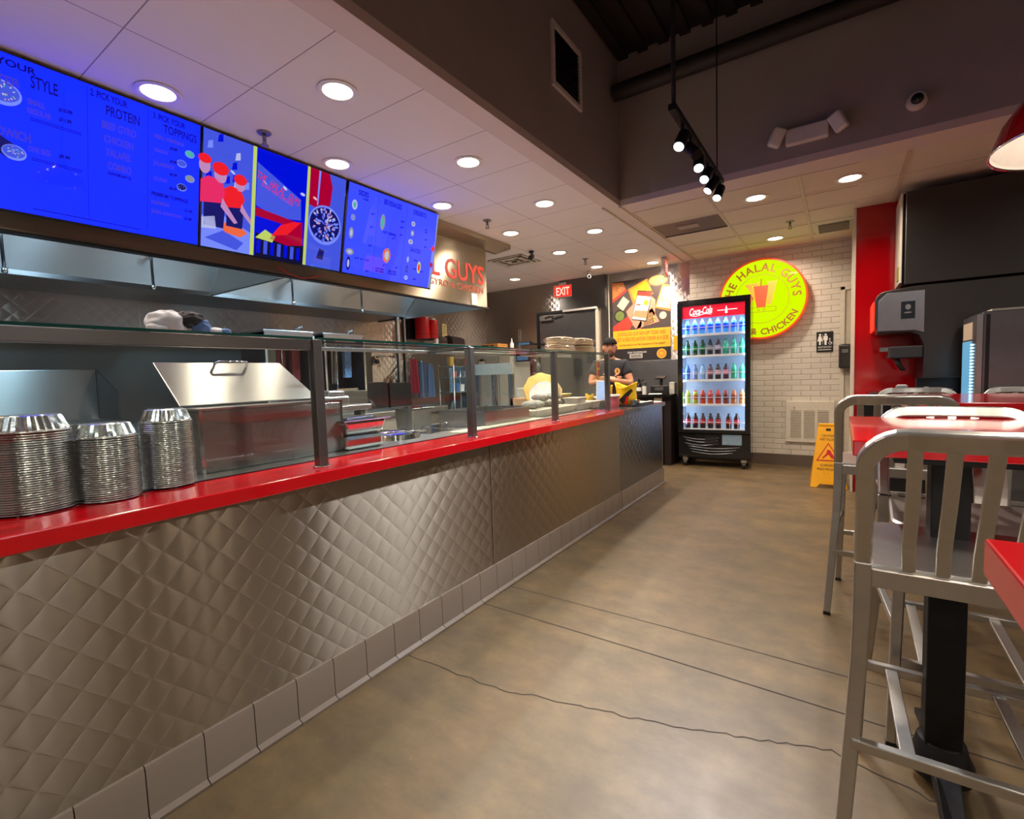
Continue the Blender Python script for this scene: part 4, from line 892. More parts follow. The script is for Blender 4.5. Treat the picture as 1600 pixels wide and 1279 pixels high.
# hood end posts
o = MB().box(-4.53, -4.49, 4.17, 4.21, 0.9, 1.985, 'steel_soft').build('corner_post', bevel=0.003); tag(o, 'slim steel corner post under the far end of the hood, left one', 'post', 'posts under the hood end')
o = MB().box(-4.53, -4.49, 4.28, 4.31, 0.9, 1.985, 'steel_dark').build('corner_post', bevel=0.003); tag(o, 'slim darker steel corner post under the far end of the hood, right one', 'post', 'posts under the hood end')
# red canisters on the wall
t = thing('canister_bracket', 'dark bracket box carrying the two red canisters', 'bracket', (-5.15, 5.08, 1.95))
MB().box(0, 0.06, -0.15, 0.38, -0.16, 0.16, 'black_metal').build('bracket_box', t, bevel=0.004)
for y, r, h, lb in ((5.10, 0.105, 0.30, 'larger red canister hanging left on the steel wall'), (5.34, 0.078, 0.26, 'smaller red canister hanging right on the steel wall')):
    t = thing('red_canister', lb, 'canister', (-5.085 + r, y, 1.945 - h / 2), 0, 'red canisters on the steel wall')
    MB().lathe([(0, 0), (r * .92, 0), (r, 0.012), (r, h - 0.02), (r * .93, h), (0, h)], 'red', seg=28).build('tank', t, smooth=40)
    MB().lathe([(r * 1.005, 0.05), (r * 1.015, 0.055), (r * 1.005, 0.06)], mat('dark_red', hexc('7d0a12'), 0.3), seg=28).build('band', t)
    MB().box(-r * .5, r * .5, -r * .4, r * .4, h, h + 0.03, 'paper').build('cap', t, bevel=0.004)
t = thing('wall_notice', 'narrow yellowed paper notice taped to the steel wall above the black dispenser', 'notice', (-5.148, 5.76, 1.965))
MB().box(0, 0.002, -0.055, 0.055, -0.1, 0.1, mat('yellow_paper', hexc('cfc08a'), 0.8)).build('sheet', t)
m = MB()
for k in range(6): m.box(0.002, 0.0025, -0.035, 0.035 - 0.012 * (k % 3), 0.06 - k * 0.024, 0.065 - k * 0.024, 'grout')
m.build('written_lines', t)
t = thing('wall_shelf', 'white edged shelf on the steel wall carrying the dispenser', 'shelf', (-5.15, 5.7, 1.70))
MB().box(0, 0.28, -0.5, 0.42, 0, 0.025, 'white').build('board', t, bevel=0.003); MB().box(0, 0.2, -0.3, -0.28, -0.08, 0, 'steel_soft').build('bracket', t)
t = thing('tape_dispenser', 'black curved dispenser on the white edged wall shelf', 'dispenser', (-5.0, 5.80, 1.725))
MB().prism([(-0.09, 0), (-0.09, 0.10), (-0.17, 0.14), (0.1, 0.125), (0.20, 0.10), (0.21, 0.0)], -0.06, 0.06, mat('black_dispenser', (0.035, 0.025, 0.028), 0.25), 'X').build('body', t, bevel=0.012)
t = thing('spray_bottle', 'white spray bottle on the wall shelf beside the red canisters', 'bottle', (-5.0, 5.40, 1.725))
MB().lathe([(0, 0), (0.035, 0), (0.035, 0.07), (0.012, 0.1), (0.012, 0.13), (0, 0.13)], 'white', seg=20).build('bottle_body', t, smooth=40); MB().box(-0.012, 0.012, -0.03, 0.02, 0.125, 0.15, 'white').build('trigger_head', t)
# rack with cups, mugs and tubs
t = thing('utility_rack', 'wire rack of small shelves crowded with kitchen things behind the third pane', 'rack', (-4.85, 5.65, 0))
for y in (-0.22, 0.26):
    for x in (-0.14, 0.14): MB().cyl((x, y, 0), (x, y, 1.42), 0.012, 'steel_soft').build('upright', t)
for z in (0.5, 1.0, 1.22, 1.38): MB().box(-0.15, 0.15, -0.23, 0.27, z, z + 0.015, 'steel_soft').build('shelf', t)
def cup(x, y, z, r, h, m_, lb, name='cup', cat='cup'):
    t = thing(name, lb, cat, (x, y, z), 0, 'things on the wire rack')
    MB().lathe([(0, 0), (r * .8, 0), (r, h), (r * .92, h), (r * .75, 0.01), (0, 0.01)], m_, seg=20).build('vessel', t, smooth=40)
    MB().lathe([(r, h - .004), (r * 1.06, h), (r, h + .004)], m_, seg=20).build('lip', t)
cup(-4.78, 5.82, 1.396, .045, .12, 'red', 'red paper cup at the right end of the top rack shelf')
cup(-4.78, 5.70, 1.396, .045, .10, 'black', 'black mug beside the red cup on the top rack shelf')
cup(-4.76, 5.58, 1.396, .05, .10, 'black', 'black mug left of centre on the top rack shelf')
cup(-4.8, 5.48, 1.396, .05, .13, mat('brass_yellow', hexc('c4a04a'), 0.4), 'tall yellow canister at the left end of the top rack shelf')
cup(-4.78, 5.52, 1.236, .045, .07, mat('orange_tub', hexc('c75b3a'), 0.5), 'orange lidded tub on the second rack shelf')
cup(-4.78, 5.78, 1.236, .04, .08, 'steel_shiny', 'steel tumbler on the second rack shelf')
cup(-4.78, 5.55, 1.016, .06, .12, mat('blue_tub', hexc('2d4f8c'), 0.5), 'blue tub on the third rack shelf')
cup(-4.78, 5.68, 1.016, .05, .10, 'white', 'white tub in the middle of the third rack shelf')
cup(-4.76, 5.83, 1.016, .055, .15, mat('green_top_tub', hexc('58795a'), 0.5), 'green topped jar at the right of the third rack shelf')
# hanging aprons
for k, (y, z0, z1, c, lb) in enumerate(((4.86, 1.02, 1.5, 'a8323b', 'red apron hanging left of the blue aprons'), (5.02, 0.95, 1.46, '5e6b86', 'grey-blue apron hanging in the middle of the row'), (5.20, 0.95, 1.42, '7488ad', 'pale blue apron hanging right, beside the wire rack'))):
    t = thing('hanging_apron', lb, 'apron', (-4.95, y, 0), 0, 'aprons hanging by the wire rack')
    m = MB(); pts = []
    for j in range(9): pts.append((0.03 * math.sin(j * 1.9 + k), -0.075 + j * 0.019))
    i = m.mi(mat('apron_' + c, hexc(c), 0.85)); A = [m.bm.verts.new((a, b * 0.7, z1)) for a, b in pts]; B = [m.bm.verts.new((a * 1.5, b * 1.2, z0)) for a, b in pts]
    for j in range(8): m.face([A[j], A[j + 1], B[j + 1], B[j]], i)
    o = m.build('fabric', t); sd = o.modifiers.new('solid', 'SOLIDIFY'); sd.thickness = 0.006
    MB().cyl((-0.2, 0, z1 + 0.01), (0.02, 0, z1 + 0.01), 0.008, 'steel_shiny').build('hook', t)
# white refrigerator
t = thing('kitchen_refrigerator', 'pale grey two-door refrigerator behind the third glass pane', 'refrigerator', (-4.5, 6.45, 0))
MB().box(-0.40, 0.36, -0.34, 0.20, 0.08, 1.62, 'fridge_white').build('cabinet', t, bevel=0.006)
MB().box(-0.395, 0.13, -0.36, -0.342, 0.72, 1.60, 'fridge_white').build('door', t, bevel=0.004); MB().box(0.14, 0.355, -0.36, -0.342, 0.72, 1.60, 'cream').build('door', t, bevel=0.004)
MB().box(-0.395, 0.355, -0.36, -0.342, 0.12, 0.70, 'fridge_white').build('door', t, bevel=0.004)
MB().box(-0.38, 0.34, -0.3, 0.18, 0, 0.08, 'black').build('plinth', t)
for x in (0.10, 0.17): MB().box(x - 0.012, x + 0.012, -0.385, -0.36, 1.25, 1.42, 'black').build('handle', t)
t = thing('clipboard', 'clipboard with a printed sheet hung on the refrigerator door', 'clipboard', (-4.68, 6.086, 1.40))
MB().box(-0.075, 0.075, -0.004, 0, -0.10, 0.09, mat('board_brown', hexc('9c8474'), 0.7)).build('board', t); MB().box(-0.06, 0.06, -0.006, -0.004, -0.095, 0.06, 'paper').build('sheet', t); MB().box(-0.03, 0.03, -0.012, -0.004, 0.065, 0.10, 'black').build('clip', t)
t = thing('wooden_box', 'varnished wooden box lying on top of the refrigerator', 'box', (-4.62, 6.4, 1.62))
MB().box(-0.2, 0.13, -0.14, 0.14, 0, 0.12, 'wood').build('box_body', t, bevel=0.004); MB().box(-0.18, -0.05, -0.142, -0.14, 0.085, 0.10, 'black').box(-0.01, 0.05, -0.142, -0.14, 0.085, 0.10, 'black').build('hand_slot', t)
t = thing('steel_pipe', 'upright polished pipe against the quilted far wall', 'pipe', (-4.42, 6.80, 1.2))
MB().cyl((0, 0, 0), (0, 0, 0.78), 0.022, 'steel_shiny').cyl((0, 0.0, 0.2), (0, 0.05, 0.2), 0.012, 'steel_soft').build('tube', t, smooth=40)
t = thing('white_squeeze_bottle', 'white squeeze bottle standing on the refrigerator by the wooden box', 'bottle', (-4.28, 6.35, 1.62))
MB().lathe([(0, 0), (0.03, 0), (0.032, 0.10), (0.012, 0.13), (0.004, 0.19), (0, 0.19)], 'white', seg=16).build('bottle_body', t, smooth=40)
# steel frame table with back board
t = thing('steel_stand', 'grey steel stand with a wide header board on square legs', 'stand', (-3.38, 4.62, 0))
MB().box(-0.27, 0.27, -0.02, 0.02, 1.24, 1.37, mat('grey_board', hexc('8a8a84'), 0.45)).build('header_board', t, bevel=0.003)
for x in (-0.24, 0.0, 0.24): MB().box(x - 0.028, x + 0.028, -0.02, 0.02, 0, 1.24, 'steel_soft').build('leg', t)
MB().box(-0.27, 0.27, -0.25, 0.02, 0.80, 0.83, 'steel_soft').build('shelf', t)
MB().rings([(0.08, -0.05, 0.83), (0.03, -0.04, 1.0), (0.0, -0.03, 1.24)], 0.006, 'black', 6).build('cable', t)
t = thing('order_monitor', 'small order screen on an arm above the beige counter appliance', 'monitor', (-3.98, 6.2, 1.53))
MB().box(-0.12, 0.12, -0.02, 0.02, -0.10, 0.09, 'black').build('casing', t, bevel=0.006); MB().box(-0.10, 0.10, -0.022, -0.02, -0.08, 0.07, mat('screen_steel_blue', hexc('4d6a92'), 0.2, emis=hexc('4d6a92'), estr=0.5)).build('screen', t)
MB().box(-0.015, 0.015, 0.02, 0.65, -0.01, 0.02, 'black').build('arm', t)
t = thing('order_monitor', 'second small order screen tilted above the first', 'monitor', (-3.98, 6.25, 1.70))
MB().obox((0, 0, 0), (0.26, 0.03, 0.05), (R(-15), 0, 0), 'black').build('casing', t); MB().obox((0, -0.017, 0), (0.2, 0.004, 0.035), (R(-15), 0, 0), 'blue_off').build('screen', t); MB().box(-0.015, 0.015, 0.0, 0.59, -0.01, 0.02, 'black').build('arm', t)
t = thing('counter_appliance', 'beige box appliance with a dark slot, behind the stand', 'appliance', (-3.56, 5.72, 0.72))
MB().box(-0.17, 0.17, -0.12, 0.16, 0, 0.33, 'cream').build('casing', t, bevel=0.01); MB().box(0.0, 0.14, -0.125, -0.12, 0.15, 0.19, 'grout').box(0.10, 0.14, -0.125, -0.12, 0.27, 0.3, 'black').build('slot', t)
t = thing('back_table', 'low stainless table under the beige appliance and box', 'table', (-3.3, 5.35, 0))
MB().box(-0.5, 0.5, -0.68, 0.6, 0.68, 0.72, 'steel_soft').build('table_top', t, bevel=0.003)
for a, b in ((-0.45, -0.64), (0.45, -0.64), (0.45, 0.55), (-0.45, 0.55)): MB().cyl((a, b, 0), (a, b, 0.68), 0.02, 'steel_soft').build('leg', t)
t = thing('drink_tumbler', 'tall brushed cup with a dark lid standing on the beige appliance', 'cup', (-3.50, 5.72, 1.05))
MB().lathe([(0, 0), (0.035, 0), (0.042, 0.17), (0, 0.17)], 'steel_shiny', seg=20).build('cup_body', t, smooth=40); MB().lathe([(0.044, 0.17), (0.044, 0.2), (0, 0.205)], mat('brown_lid', hexc('4b2a22'), 0.5), seg=20).build('lid', t)
t = thing('cardboard_box', 'brown cardboard box standing behind the wrapped sandwiches', 'box', (-2.98, 4.72, 0.72))
MB().box(-0.17, 0.17, -0.12, 0.12, 0, 0.24, 'cardboard').build('carton', t, bevel=0.002); MB().box(-0.17, 0.17, -0.01, 0.01, 0.24, 0.241, 'grout').build('flap_seam', t)
t = thing('yellow_tray', 'pale yellow tray with a folded sheet, left of the white plate', 'tray', (-2.72, 4.75, 0.96))
MB().hexa([(-0.14, -0.12, 0), (0.2, -0.12, 0), (0.2, 0.12, 0), (-0.14, 0.12, 0), (-0.16, -0.14, 0.045), (0.22, -0.14, 0.045), (0.22, 0.14, 0.045), (-0.16, 0.14, 0.045)], mat('pale_yellow', hexc('d9c07a'), 0.5)).build('tray_body', t, bevel=0.006)
t = thing('towel_dispenser', 'dark rounded towel dispenser on the far wall left of the kitchen door', 'dispenser', (-4.16, 6.85, 1.30))
MB().ellipsoid((0, -0.05, 0), (0.13, 0.07, 0.2), mat('smoke_plastic', (0.07, 0.07, 0.07), 0.25), 20, 12).build('cover', t)
# kitchen door in the far wall
d = MB().box(-4.09, -4.05, 6.80, 6.86, 0, 2.22, 'black_metal').box(-3.06, -3.02, 6.80, 6.86, 0, 2.22, 'cream').box(-4.05, -3.06, 6.80, 6.86, 2.18, 2.22, 'black_metal').build('door_2', bevel=0.002); struct(d)
MB().box(-4.05, -3.06, 6.825, 6.86, 0, 2.18, mat('door_steel', (0.26, 0.26, 0.27), 0.3, 0.9)).build('door_leaf', d, bevel=0.003)
MB().box(-4.02, -3.80, 6.78, 6.825, 2.08, 2.16, 'steel_soft').obox((-3.78, 6.77, 2.15), (0.3, 0.02, 0.015), (0, 0, R(10)), 'steel_soft').build('door_closer', d)
MB().box(-3.60, -3.03, 6.78, 6.80, 2.185, 2.215, 'white').build('header_glint', d)  # white strip paints the light reflected by the door's top frame

# ---------------------------------------------------------------- cashier end
t = thing('black_tray', 'flat black tray on the dark cashier counter end', 'tray', (-1.72, 4.78, 0.885))
MB().box(-0.12, 0.11, -0.22, 0.22, 0, 0.012, 'black').box(-0.12, -0.11, -0.22, 0.22, 0.012, 0.03, 'black').box(0.1, 0.11, -0.22, 0.22, 0.012, 0.03, 'black').build('tray_body', t, bevel=0.003)
for x, y, z, rz, lb in ((-1.76, 4.93, 0.899, 12, 'white paper napkin lying flat on the black tray'), (-1.68, 5.10, 0.8875, -18, 'white paper napkin at the far corner of the cashier counter')):
    t = MB().obox((0, 0, 0.004), (0.15, 0.2, 0.006), (0, 0, 0), 'paper').obox((0.02, 0.02, 0.011), (0.12, 0.15, 0.005), (0, R(4), R(20)), 'paper').build('paper_napkin'); t.location = (x, y, z); t.rotation_euler = (0, 0, R(rz)); tag(t, lb, 'napkin', 'paper napkins on the cashier counter')
t = thing('red_mat', 'thin red mat edge on the far corner of the cashier counter', 'mat', (-1.68, 5.12, 0.8852)); MB().box(-0.1, 0.09, -0.1, 0.12, 0, 0.002, 'red').build('mat_sheet', t)
def bag(x, y, sx, sy, h, lb, flat=False):
    t = thing('yellow_bag', lb, 'bag', (x, y, 0.886), 0, 'yellow takeaway bags on the cashier counter')
    prof = [(0.80, 0), (1.0, 0.12), (1.02, 0.4), (0.95, 0.7), (1.05, 0.9), (1.12, 1.0)]
    m = MB(); rows = []; i = m.mi('yellow_bag'); n = 28
    for r, z in prof:
        rows.append([m.bm.verts.new((r * sx / 2 * math.cos(2 * PI * j / n) + random.uniform(-.004, .004), r * sy / 2 * math.sin(2 * PI * j / n) + random.uniform(-.004, .004), z * h * (1 + (0.12 * math.cos(2 * 2 * PI * j / n) if z > .8 else 0)))) for j in range(n)])
    for a in range(len(rows) - 1):
        for j in range(n): m.face([rows[a][j], rows[a][(j + 1) % n], rows[a + 1][(j + 1) % n], rows[a + 1][j]], i, True)
    m.face(rows[0][::-1], i)
    o = m.build('bag_film', t); s = o.modifiers.new('solid', 'SOLIDIFY'); s.thickness = 0.002
    return t
b1 = bag(-1.80, 4.72, 0.20, 0.24, 0.21, 'bulging yellow takeaway bag with a dark and red emblem')
MB().prism([(-0.07, 0.06), (-0.03, 0.02), (0.03, 0.10), (0.07, 0.15), (0.05, 0.17), (0.0, 0.13)], -0.128, -0.124, 'black', 'Y', TR(0.0, 0, 0, rz=R(18))).prism([(-0.02, 0.02), (0.0, 0.01), (0.03, 0.09), (0.01, 0.10)], -0.131, -0.127, 'red', 'Y', TR(0, 0, 0, rz=R(18))).build('emblem', b1)
bag(-1.97, 4.62, 0.10, 0.12, 0.19, 'narrow upright yellow takeaway bag left of the bulging one')
bag(-2.06, 4.40, 0.07, 0.09, 0.12, 'low yellow takeaway bag just right of the last grey post')
t = thing('black_tongs', 'black serving utensil slanting up out of the yellow bag', 'utensil', (-1.76, 4.74, 1.07))
MB().sweep([(0, 0, 0), (0.05, 0.01, 0.03), (0.13, 0.03, 0.07)], [0.012, 0.03, 0.03], 0.01, (0, 0, 1), 'black').build('blade', t)
t = thing('steel_bowl', 'small steel bowl at the foot of the yellow bag', 'bowl', (-1.66, 4.58, 0.898)); MB().lathe([(0, 0), (0.03, 0), (0.05, 0.05), (0.045, 0.05), (0, 0.01)], 'steel_shiny', seg=20).build('bowl_body', t, smooth=40)
t = thing('counter_tablet', 'blue-white screened tablet standing on the counter beside the last post', 'tablet', (-1.93, 4.40, 0.95), (R(-12), 0, R(15)))
MB().box(-0.055, 0.055, -0.006, 0.006, 0, 0.20, 'white').build('casing', t, bevel=0.003); MB().box(-0.047, 0.047, -0.008, -0.006, 0.01, 0.19, mat('tablet_screen', hexc('8fa8d8'), 0.2, emis=hexc('8fa8d8'), estr=0.6)).build('screen', t); MB().box(-0.04, 0.04, -0.02, 0.06, -0.065, 0, 'black').build('stand', t)
t = thing('price_sticker', 'red and yellow sticker fixed inside the last glass pane', 'sticker', (-1.66, 3.72, 1.235))
MB().box(0, 0.001, -0.03, 0.03, -0.07, 0.08, 'yellow').build('card', t); MB().box(0.001, 0.0015, -0.01, 0.028, 0.03, 0.075, 'red').box(0.001, 0.0015, -0.01, 0.028, -0.04, 0.01, 'red').build('red_panels', t)
# back counter
t = thing('back_counter', 'black topped back counter below the poster', 'counter', (-2.3, 6.52, 0))
MB().box(-0.5, 0.40, -0.28, 0.30, 0, 0.88, mat('dark_cabinet', (0.02, 0.012, 0.011), 0.4)).build('cabinet', t, bevel=0.003)
lab(MB().box(0.30, 0.40, -0.30, -0.28, 0, 0.88, mat('beige_panel', hexc('8d7f6c'), 0.5)).build('end_panel', t), 'beige end panel')
MB().box(-0.52, 0.52, -0.31, 0.31, 0.88, 0.92, 'black_gloss').build('counter_top', t, bevel=0.003)
MB().box(0.41, 0.5, -0.26, 0.3, 0, 0.88, mat('dark_side', (0.015, 0.007, 0.007), 0.5)).build('side_panel', t)
t = thing('cash_register', 'black cash register with a raised display on the back counter', 'cash register', (-1.98, 6.45, 0.92))
MB().box(-0.11, 0.11, -0.1, 0.14, 0, 0.11, 'black').build('drawer_body', t, bevel=0.008); MB().obox((0, 0.02, 0.16), (0.03, 0.03, 0.12), (0, 0, 0), 'black').build('neck', t); MB().obox((0, 0, 0.215), (0.13, 0.09, 0.02), (R(20), 0, 0), 'black').build('display', t, bevel=0.004); MB().box(-0.05, 0.06, -0.102, -0.1, 0.05, 0.09, 'steel_dark').build('keys', t)
t = thing('salt_shaker', 'glass and steel shaker standing on the back counter', 'shaker', (-2.17, 6.35, 0.92))
MB().lathe([(0, 0), (0.028, 0), (0.028, 0.11), (0, 0.11)], 'white', seg=18).lathe([(0.029, 0.11), (0.029, 0.16), (0, 0.165)], 'steel_dark', seg=18).build('shaker_body', t, smooth=40)
t = thing('receipt_printer', 'small white printer at the right end of the back counter', 'printer', (-1.82, 6.45, 0.92)); MB().box(-0.035, 0.035, -0.06, 0.06, 0, 0.15, 'fridge_white').build('casing', t, bevel=0.005); MB().box(-0.025, 0.025, -0.062, -0.06, 0.06, 0.12, 'cream').build('panel', t)
t = thing('black_bottle', 'dark bottle between the yellow bag and the shaker', 'bottle', (-2.26, 6.40, 0.92)); MB().lathe([(0, 0), (0.035, 0), (0.035, 0.12), (0.013, 0.16), (0.013, 0.2), (0, 0.2)], 'black_gloss', seg=18).build('bottle_body', t, smooth=40); MB().lathe([(0.036, 0.04), (0.036, 0.09)], 'paper', seg=18).build('label_band', t)
t = thing('receipt_slip', 'white paper slip lying before the cash register', 'paper', (-2.0, 6.27, 0.92)); MB().obox((0, 0, 0.006), (0.17, 0.05, 0.004), (R(6), 0, R(-4)), 'paper').build('slip', t)
t = thing('wall_outlet', 'white outlet plate on the steel wall behind the counter', 'outlet', (-2.40, 6.845, 1.235)); MB().box(-0.055, 0.055, -0.008, 0, -0.06, 0.06, 'white').build('plate', t, bevel=0.003); MB().box(-0.012, 0.012, -0.011, -0.008, -0.02, 0.02, 'paper').build('socket', t)
t = thing('yellow_notice', 'small yellow notice half hidden behind the drinks cooler', 'notice', (-1.87, 6.848, 1.60)); MB().box(-0.05, 0.05, -0.003, 0, -0.1, 0.1, 'yellow').build('sheet', t)
# poster
t = thing('food_poster', 'large poster with food boxes and a phone above a yellow offer band', 'poster', (-2.38, 6.845, 1.38))
PW, PH = 0.84, 1.16
pm = {k: mat('poster_' + k, hexc(v), 0.5) for k, v in dict(bg='4c3f3d', yel='f0b023', red='d23b2c', oran='e88438', cream='e7cfae', green='6c7d3c', skin='dd8f74', white='ece2d6', lime='c6cf5a', dark='231d1f', grain='c98d63', olive='8d6a45').items()}
m = MB(); q = lambda pts, c, l: m.poly([(x * PW - PW / 2, -0.001 - 0.0006 * l, z * PH) for x, z in pts], pm[c])
dd_ = lambda x, z, r, c, l, rz=None: m.disc((x * PW - PW / 2, -0.001 - 0.0006 * l, z * PH), r, pm[c], rz or r, 28)
q([(0, 0), (1, 0), (1, 1), (0, 1)], 'bg', 0)
q([(0, 0.0), (1, 0.0), (1, 0.155), (0, 0.155)], 'dark', 1); q([(0, 0.155), (1, 0.155), (1, 0.385), (0, 0.385)], 'yel', 1)
q([(0, 0.76), (0.25, 0.88), (0.2, 0.98), (0, 0.99)], 'oran', 1); q([(0, 0.74), (0.27, 0.87), (0.25, 0.9), (0, 0.78)], 'red', 2)
q([(0.28, 0.89), (0.62, 0.99), (0.72, 0.80), (0.38, 0.68)], 'oran', 2); q([(0.31, 0.885), (0.6, 0.97), (0.66, 0.84), (0.4, 0.74)], 'yel', 3)
dd_(0.80, 0.95, 0.14, 'olive', 2, 0.075); dd_(0.80, 0.955, 0.12, 'lime', 3, 0.06)
q([(0.74, 0.63), (0.88, 0.90), (1.0, 0.88), (1.0, 0.57)], 'oran', 2); q([(0.77, 0.64), (0.89, 0.87), (1.0, 0.86), (1.0, 0.60)], 'cream', 3)
q([(0.08, 0.70), (0.2, 0.81), (0.31, 0.74), (0.19, 0.63)], 'cream', 3)
dd_(0.13, 0.57, 0.09, 'dark', 2); dd_(0.13, 0.57, 0.07, 'green', 3)
q([(0.0, 0.385), (0.0, 0.44), (0.28, 0.56), (0.36, 0.46), (0.3, 0.385)], 'red', 4)
q([(0.25, 0.62), (0.40, 0.72), (0.52, 0.46), (0.50, 0.39), (0.42, 0.39), (0.30, 0.5)], 'skin', 3); q([(0.68, 0.78), (0.76, 0.72), (0.74, 0.5), (0.62, 0.45)], 'skin', 3)
q([(0.42, 0.39), (0.82, 0.46), (0.70, 0.63), (0.55, 0.55)], 'skin', 3); q([(0.55, 0.41), (0.77, 0.47), (0.70, 0.58), (0.56, 0.55)], 'olive', 4)
dd_(0.88, 0.53, 0.05, 'cream', 3)
q([(0.34, 0.51), (0.60, 0.47), (0.71, 0.83), (0.46, 0.86)], 'dark', 5); q([(0.35, 0.52), (0.59, 0.485), (0.70, 0.82), (0.465, 0.85)], 'white', 6)
q([(0.445, 0.80), (0.68, 0.765), (0.70, 0.82), (0.465, 0.85)], 'red', 7); dd_(0.60, 0.70, 0.035, 'yel', 7, 0.04); q([(0.43, 0.685), (0.50, 0.675), (0.505, 0.69), (0.435, 0.70)], 'red', 7)
q([(0.36, 0.55), (0.60, 0.51), (0.63, 0.60), (0.40, 0.62)], 'grain', 7)
for k in range(60):
    x, z = random.choice([(0.9, 0.73), (0.8, 0.955), (0.7, 0.5), (0.12, 0.92)]); dd_(x + random.uniform(-.07, .07), z + random.uniform(-.04, .04), 0.011, random.choice(['grain', 'cream', 'olive', 'lime']), 5 + k % 3, 0.006)
dd_(0.85, 0.075, 0.068, 'yel', 2); dd_(0.85, 0.075, 0.052, 'oran', 3); dd_(0.85, 0.075, 0.028, 'yel', 4)
q([(0.30, 0.035), (0.52, 0.035), (0.52, 0.085), (0.30, 0.085)], 'white', 2); q([(0.31, 0.042), (0.51, 0.042), (0.51, 0.078), (0.31, 0.078)], 'dark', 3)
m.build('printed_sheet', t, recalc=False)
m = MB(); ot = mat('poster_ink', hexc('c4601c'), 0.6)
m.text('DOWNLOAD OUR NEW APP TODAY AND', 0.08, TR(-0.35, -0.004, 0.365), ot, fit=0.70).text('GET A FREE FOUNTAIN DRINK & A SIDE', 0.08, TR(-0.37, -0.004, 0.285), ot, fit=0.76).text('*NO PURCHASE OF A PLATTER OR SANDWICH OFTEN NEEDED*', 0.035, TR(-0.33, -0.004, 0.22), 'black', fit=0.68)
m.text('DOWNLOAD APP', 0.03, TR(-0.16, -0.004, 0.06), 'paper', fit=0.16).text('SCAN TO DOWNLOAD', 0.035, TR(-0.20, -0.004, 0.11), 'paper', fit=0.28)
m.build('lettering', t, recalc=False)
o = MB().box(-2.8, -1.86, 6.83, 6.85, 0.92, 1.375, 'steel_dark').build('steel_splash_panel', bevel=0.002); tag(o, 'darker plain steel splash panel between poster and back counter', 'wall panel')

# ---------------------------------------------------------------- round lit sign
t = thing('round_sign', 'round lit yellow sign with a red rim and THE HALAL GUYS lettering', 'sign', (-0.82, 6.84, 2.065))
RS = 0.49
rimm = mat('sign_rim', hexc('e0501c'), 0.4, emis=hexc('e0401a'), estr=0.5); sgy = emit('sign_yellow', hexc('cdf000'), 1.15); sgo = mat('sign_brown', hexc('8a5a10'), 0.5, emis=hexc('a86a10'), estr=0.45); sgr = mat('sign_red', hexc('d8452a'), 0.5, emis=hexc('e4502c'), estr=0.75); sgl = mat('sign_orange', hexc('d08a30'), 0.5, emis=hexc('d88a30'), estr=0.8)
MB().cyl((0, 0, 0), (0, -0.10, 0), RS, rimm, RS, 72).build('sign_can', t, smooth=40, bevel=0.004)
MB().disc((0, -0.1005, 0), RS * 0.955, sgy, seg=72).build('lit_face', t, recalc=False)
def ring(m, r0, r1, y, mt, n=72):
    i = m.mi(mt); A = [m.bm.verts.new((r0 * math.cos(2 * PI * k / n), y, r0 * math.sin(2 * PI * k / n))) for k in range(n)]; B = [m.bm.verts.new((r1 * math.cos(2 * PI * k / n), y, r1 * math.sin(2 * PI * k / n))) for k in range(n)]
    for k in range(n): m.face([A[k], A[(k + 1) % n], B[(k + 1) % n], B[k]], i)
m = MB(); ring(m, 0.292, 0.297, -0.1015, sgo); m.build('inner_ring', t, recalc=False)
m = MB(); 
W = {'T': .9, 'H': 1.1, 'E': .85, 'A': 1.05, 'L': .85, 'G': 1.1, 'U': 1.05, 'Y': 1.0, 'S': .8, ' ': .55, 'R': 1.0, 'O': 1.1, '&': 1.05, 'C': 1.0, 'I': .5, 'K': 1.05, 'N': 1.1}
def arctext(s, rad, a0, a1, size, inward=False):
    tot = sum(W[c] for c in s); acc = 0
    for c in s:
        a = R(a0 + (a1 - a0) * (acc + W[c] / 2) / tot); acc += W[c]
        if c == ' ': continue
        x, z = rad * math.cos(a), rad * math.sin(a); rot = (PI / 2 - a) if not inward else (-PI / 2 - a)
        m.text(c, size, TR(x, -0.102, z, ry=rot), sgo, align='CENTER', bold=0.0032)
arctext('THE HALAL GUYS', 0.335, 185, -2, 0.13)
arctext('GYRO & CHICKEN', 0.435, 205, 335, 0.105, True)
m.build('lettering', t, recalc=False)
m = MB(); pq = lambda pts, mt, l=1: m.poly([(x, -0.1015 - 0.0006 * l, z) for x, z in pts], mt)
pq([(-0.16, -0.16), (0.16, -0.16), (0.16, -0.10), (-0.16, -0.10)], sgo, 1); pq([(-0.155, -0.155), (0.155, -0.155), (0.155, -0.105), (-0.155, -0.105)], sgy, 2)
m.disc((-0.03, -0.104, -0.13), 0.016, sgo); m.disc((0.03, -0.104, -0.13), 0.016, sgo); m.disc((-0.03, -0.1045, -0.13), 0.011, sgy); m.disc((0.03, -0.1045, -0.13), 0.011, sgy)
pq([(-0.055, -0.10), (0.045, -0.10), (0.075, 0.16), (-0.09, 0.16)], sgr, 3)
pq([(0.055, -0.08), (0.11, -0.07), (0.17, 0.2), (0.06, 0.2), (0.07, 0.16)], sgl, 2); pq([(-0.17, 0.17), (-0.11, 0.165), (-0.09, 0.12), (-0.06, -0.05), (-0.13, 0.09)], sgl, 2)
pq([(-0.17, 0.16), (-0.03, 0.16), (-0.03, 0.20), (-0.19, 0.19)], sgl, 2); pq([(-0.015, 0.16), (0.0, 0.16), (0.005, 0.24), (-0.01, 0.24)], sgo, 4)
m.build('cart_emblem', t, recalc=False)
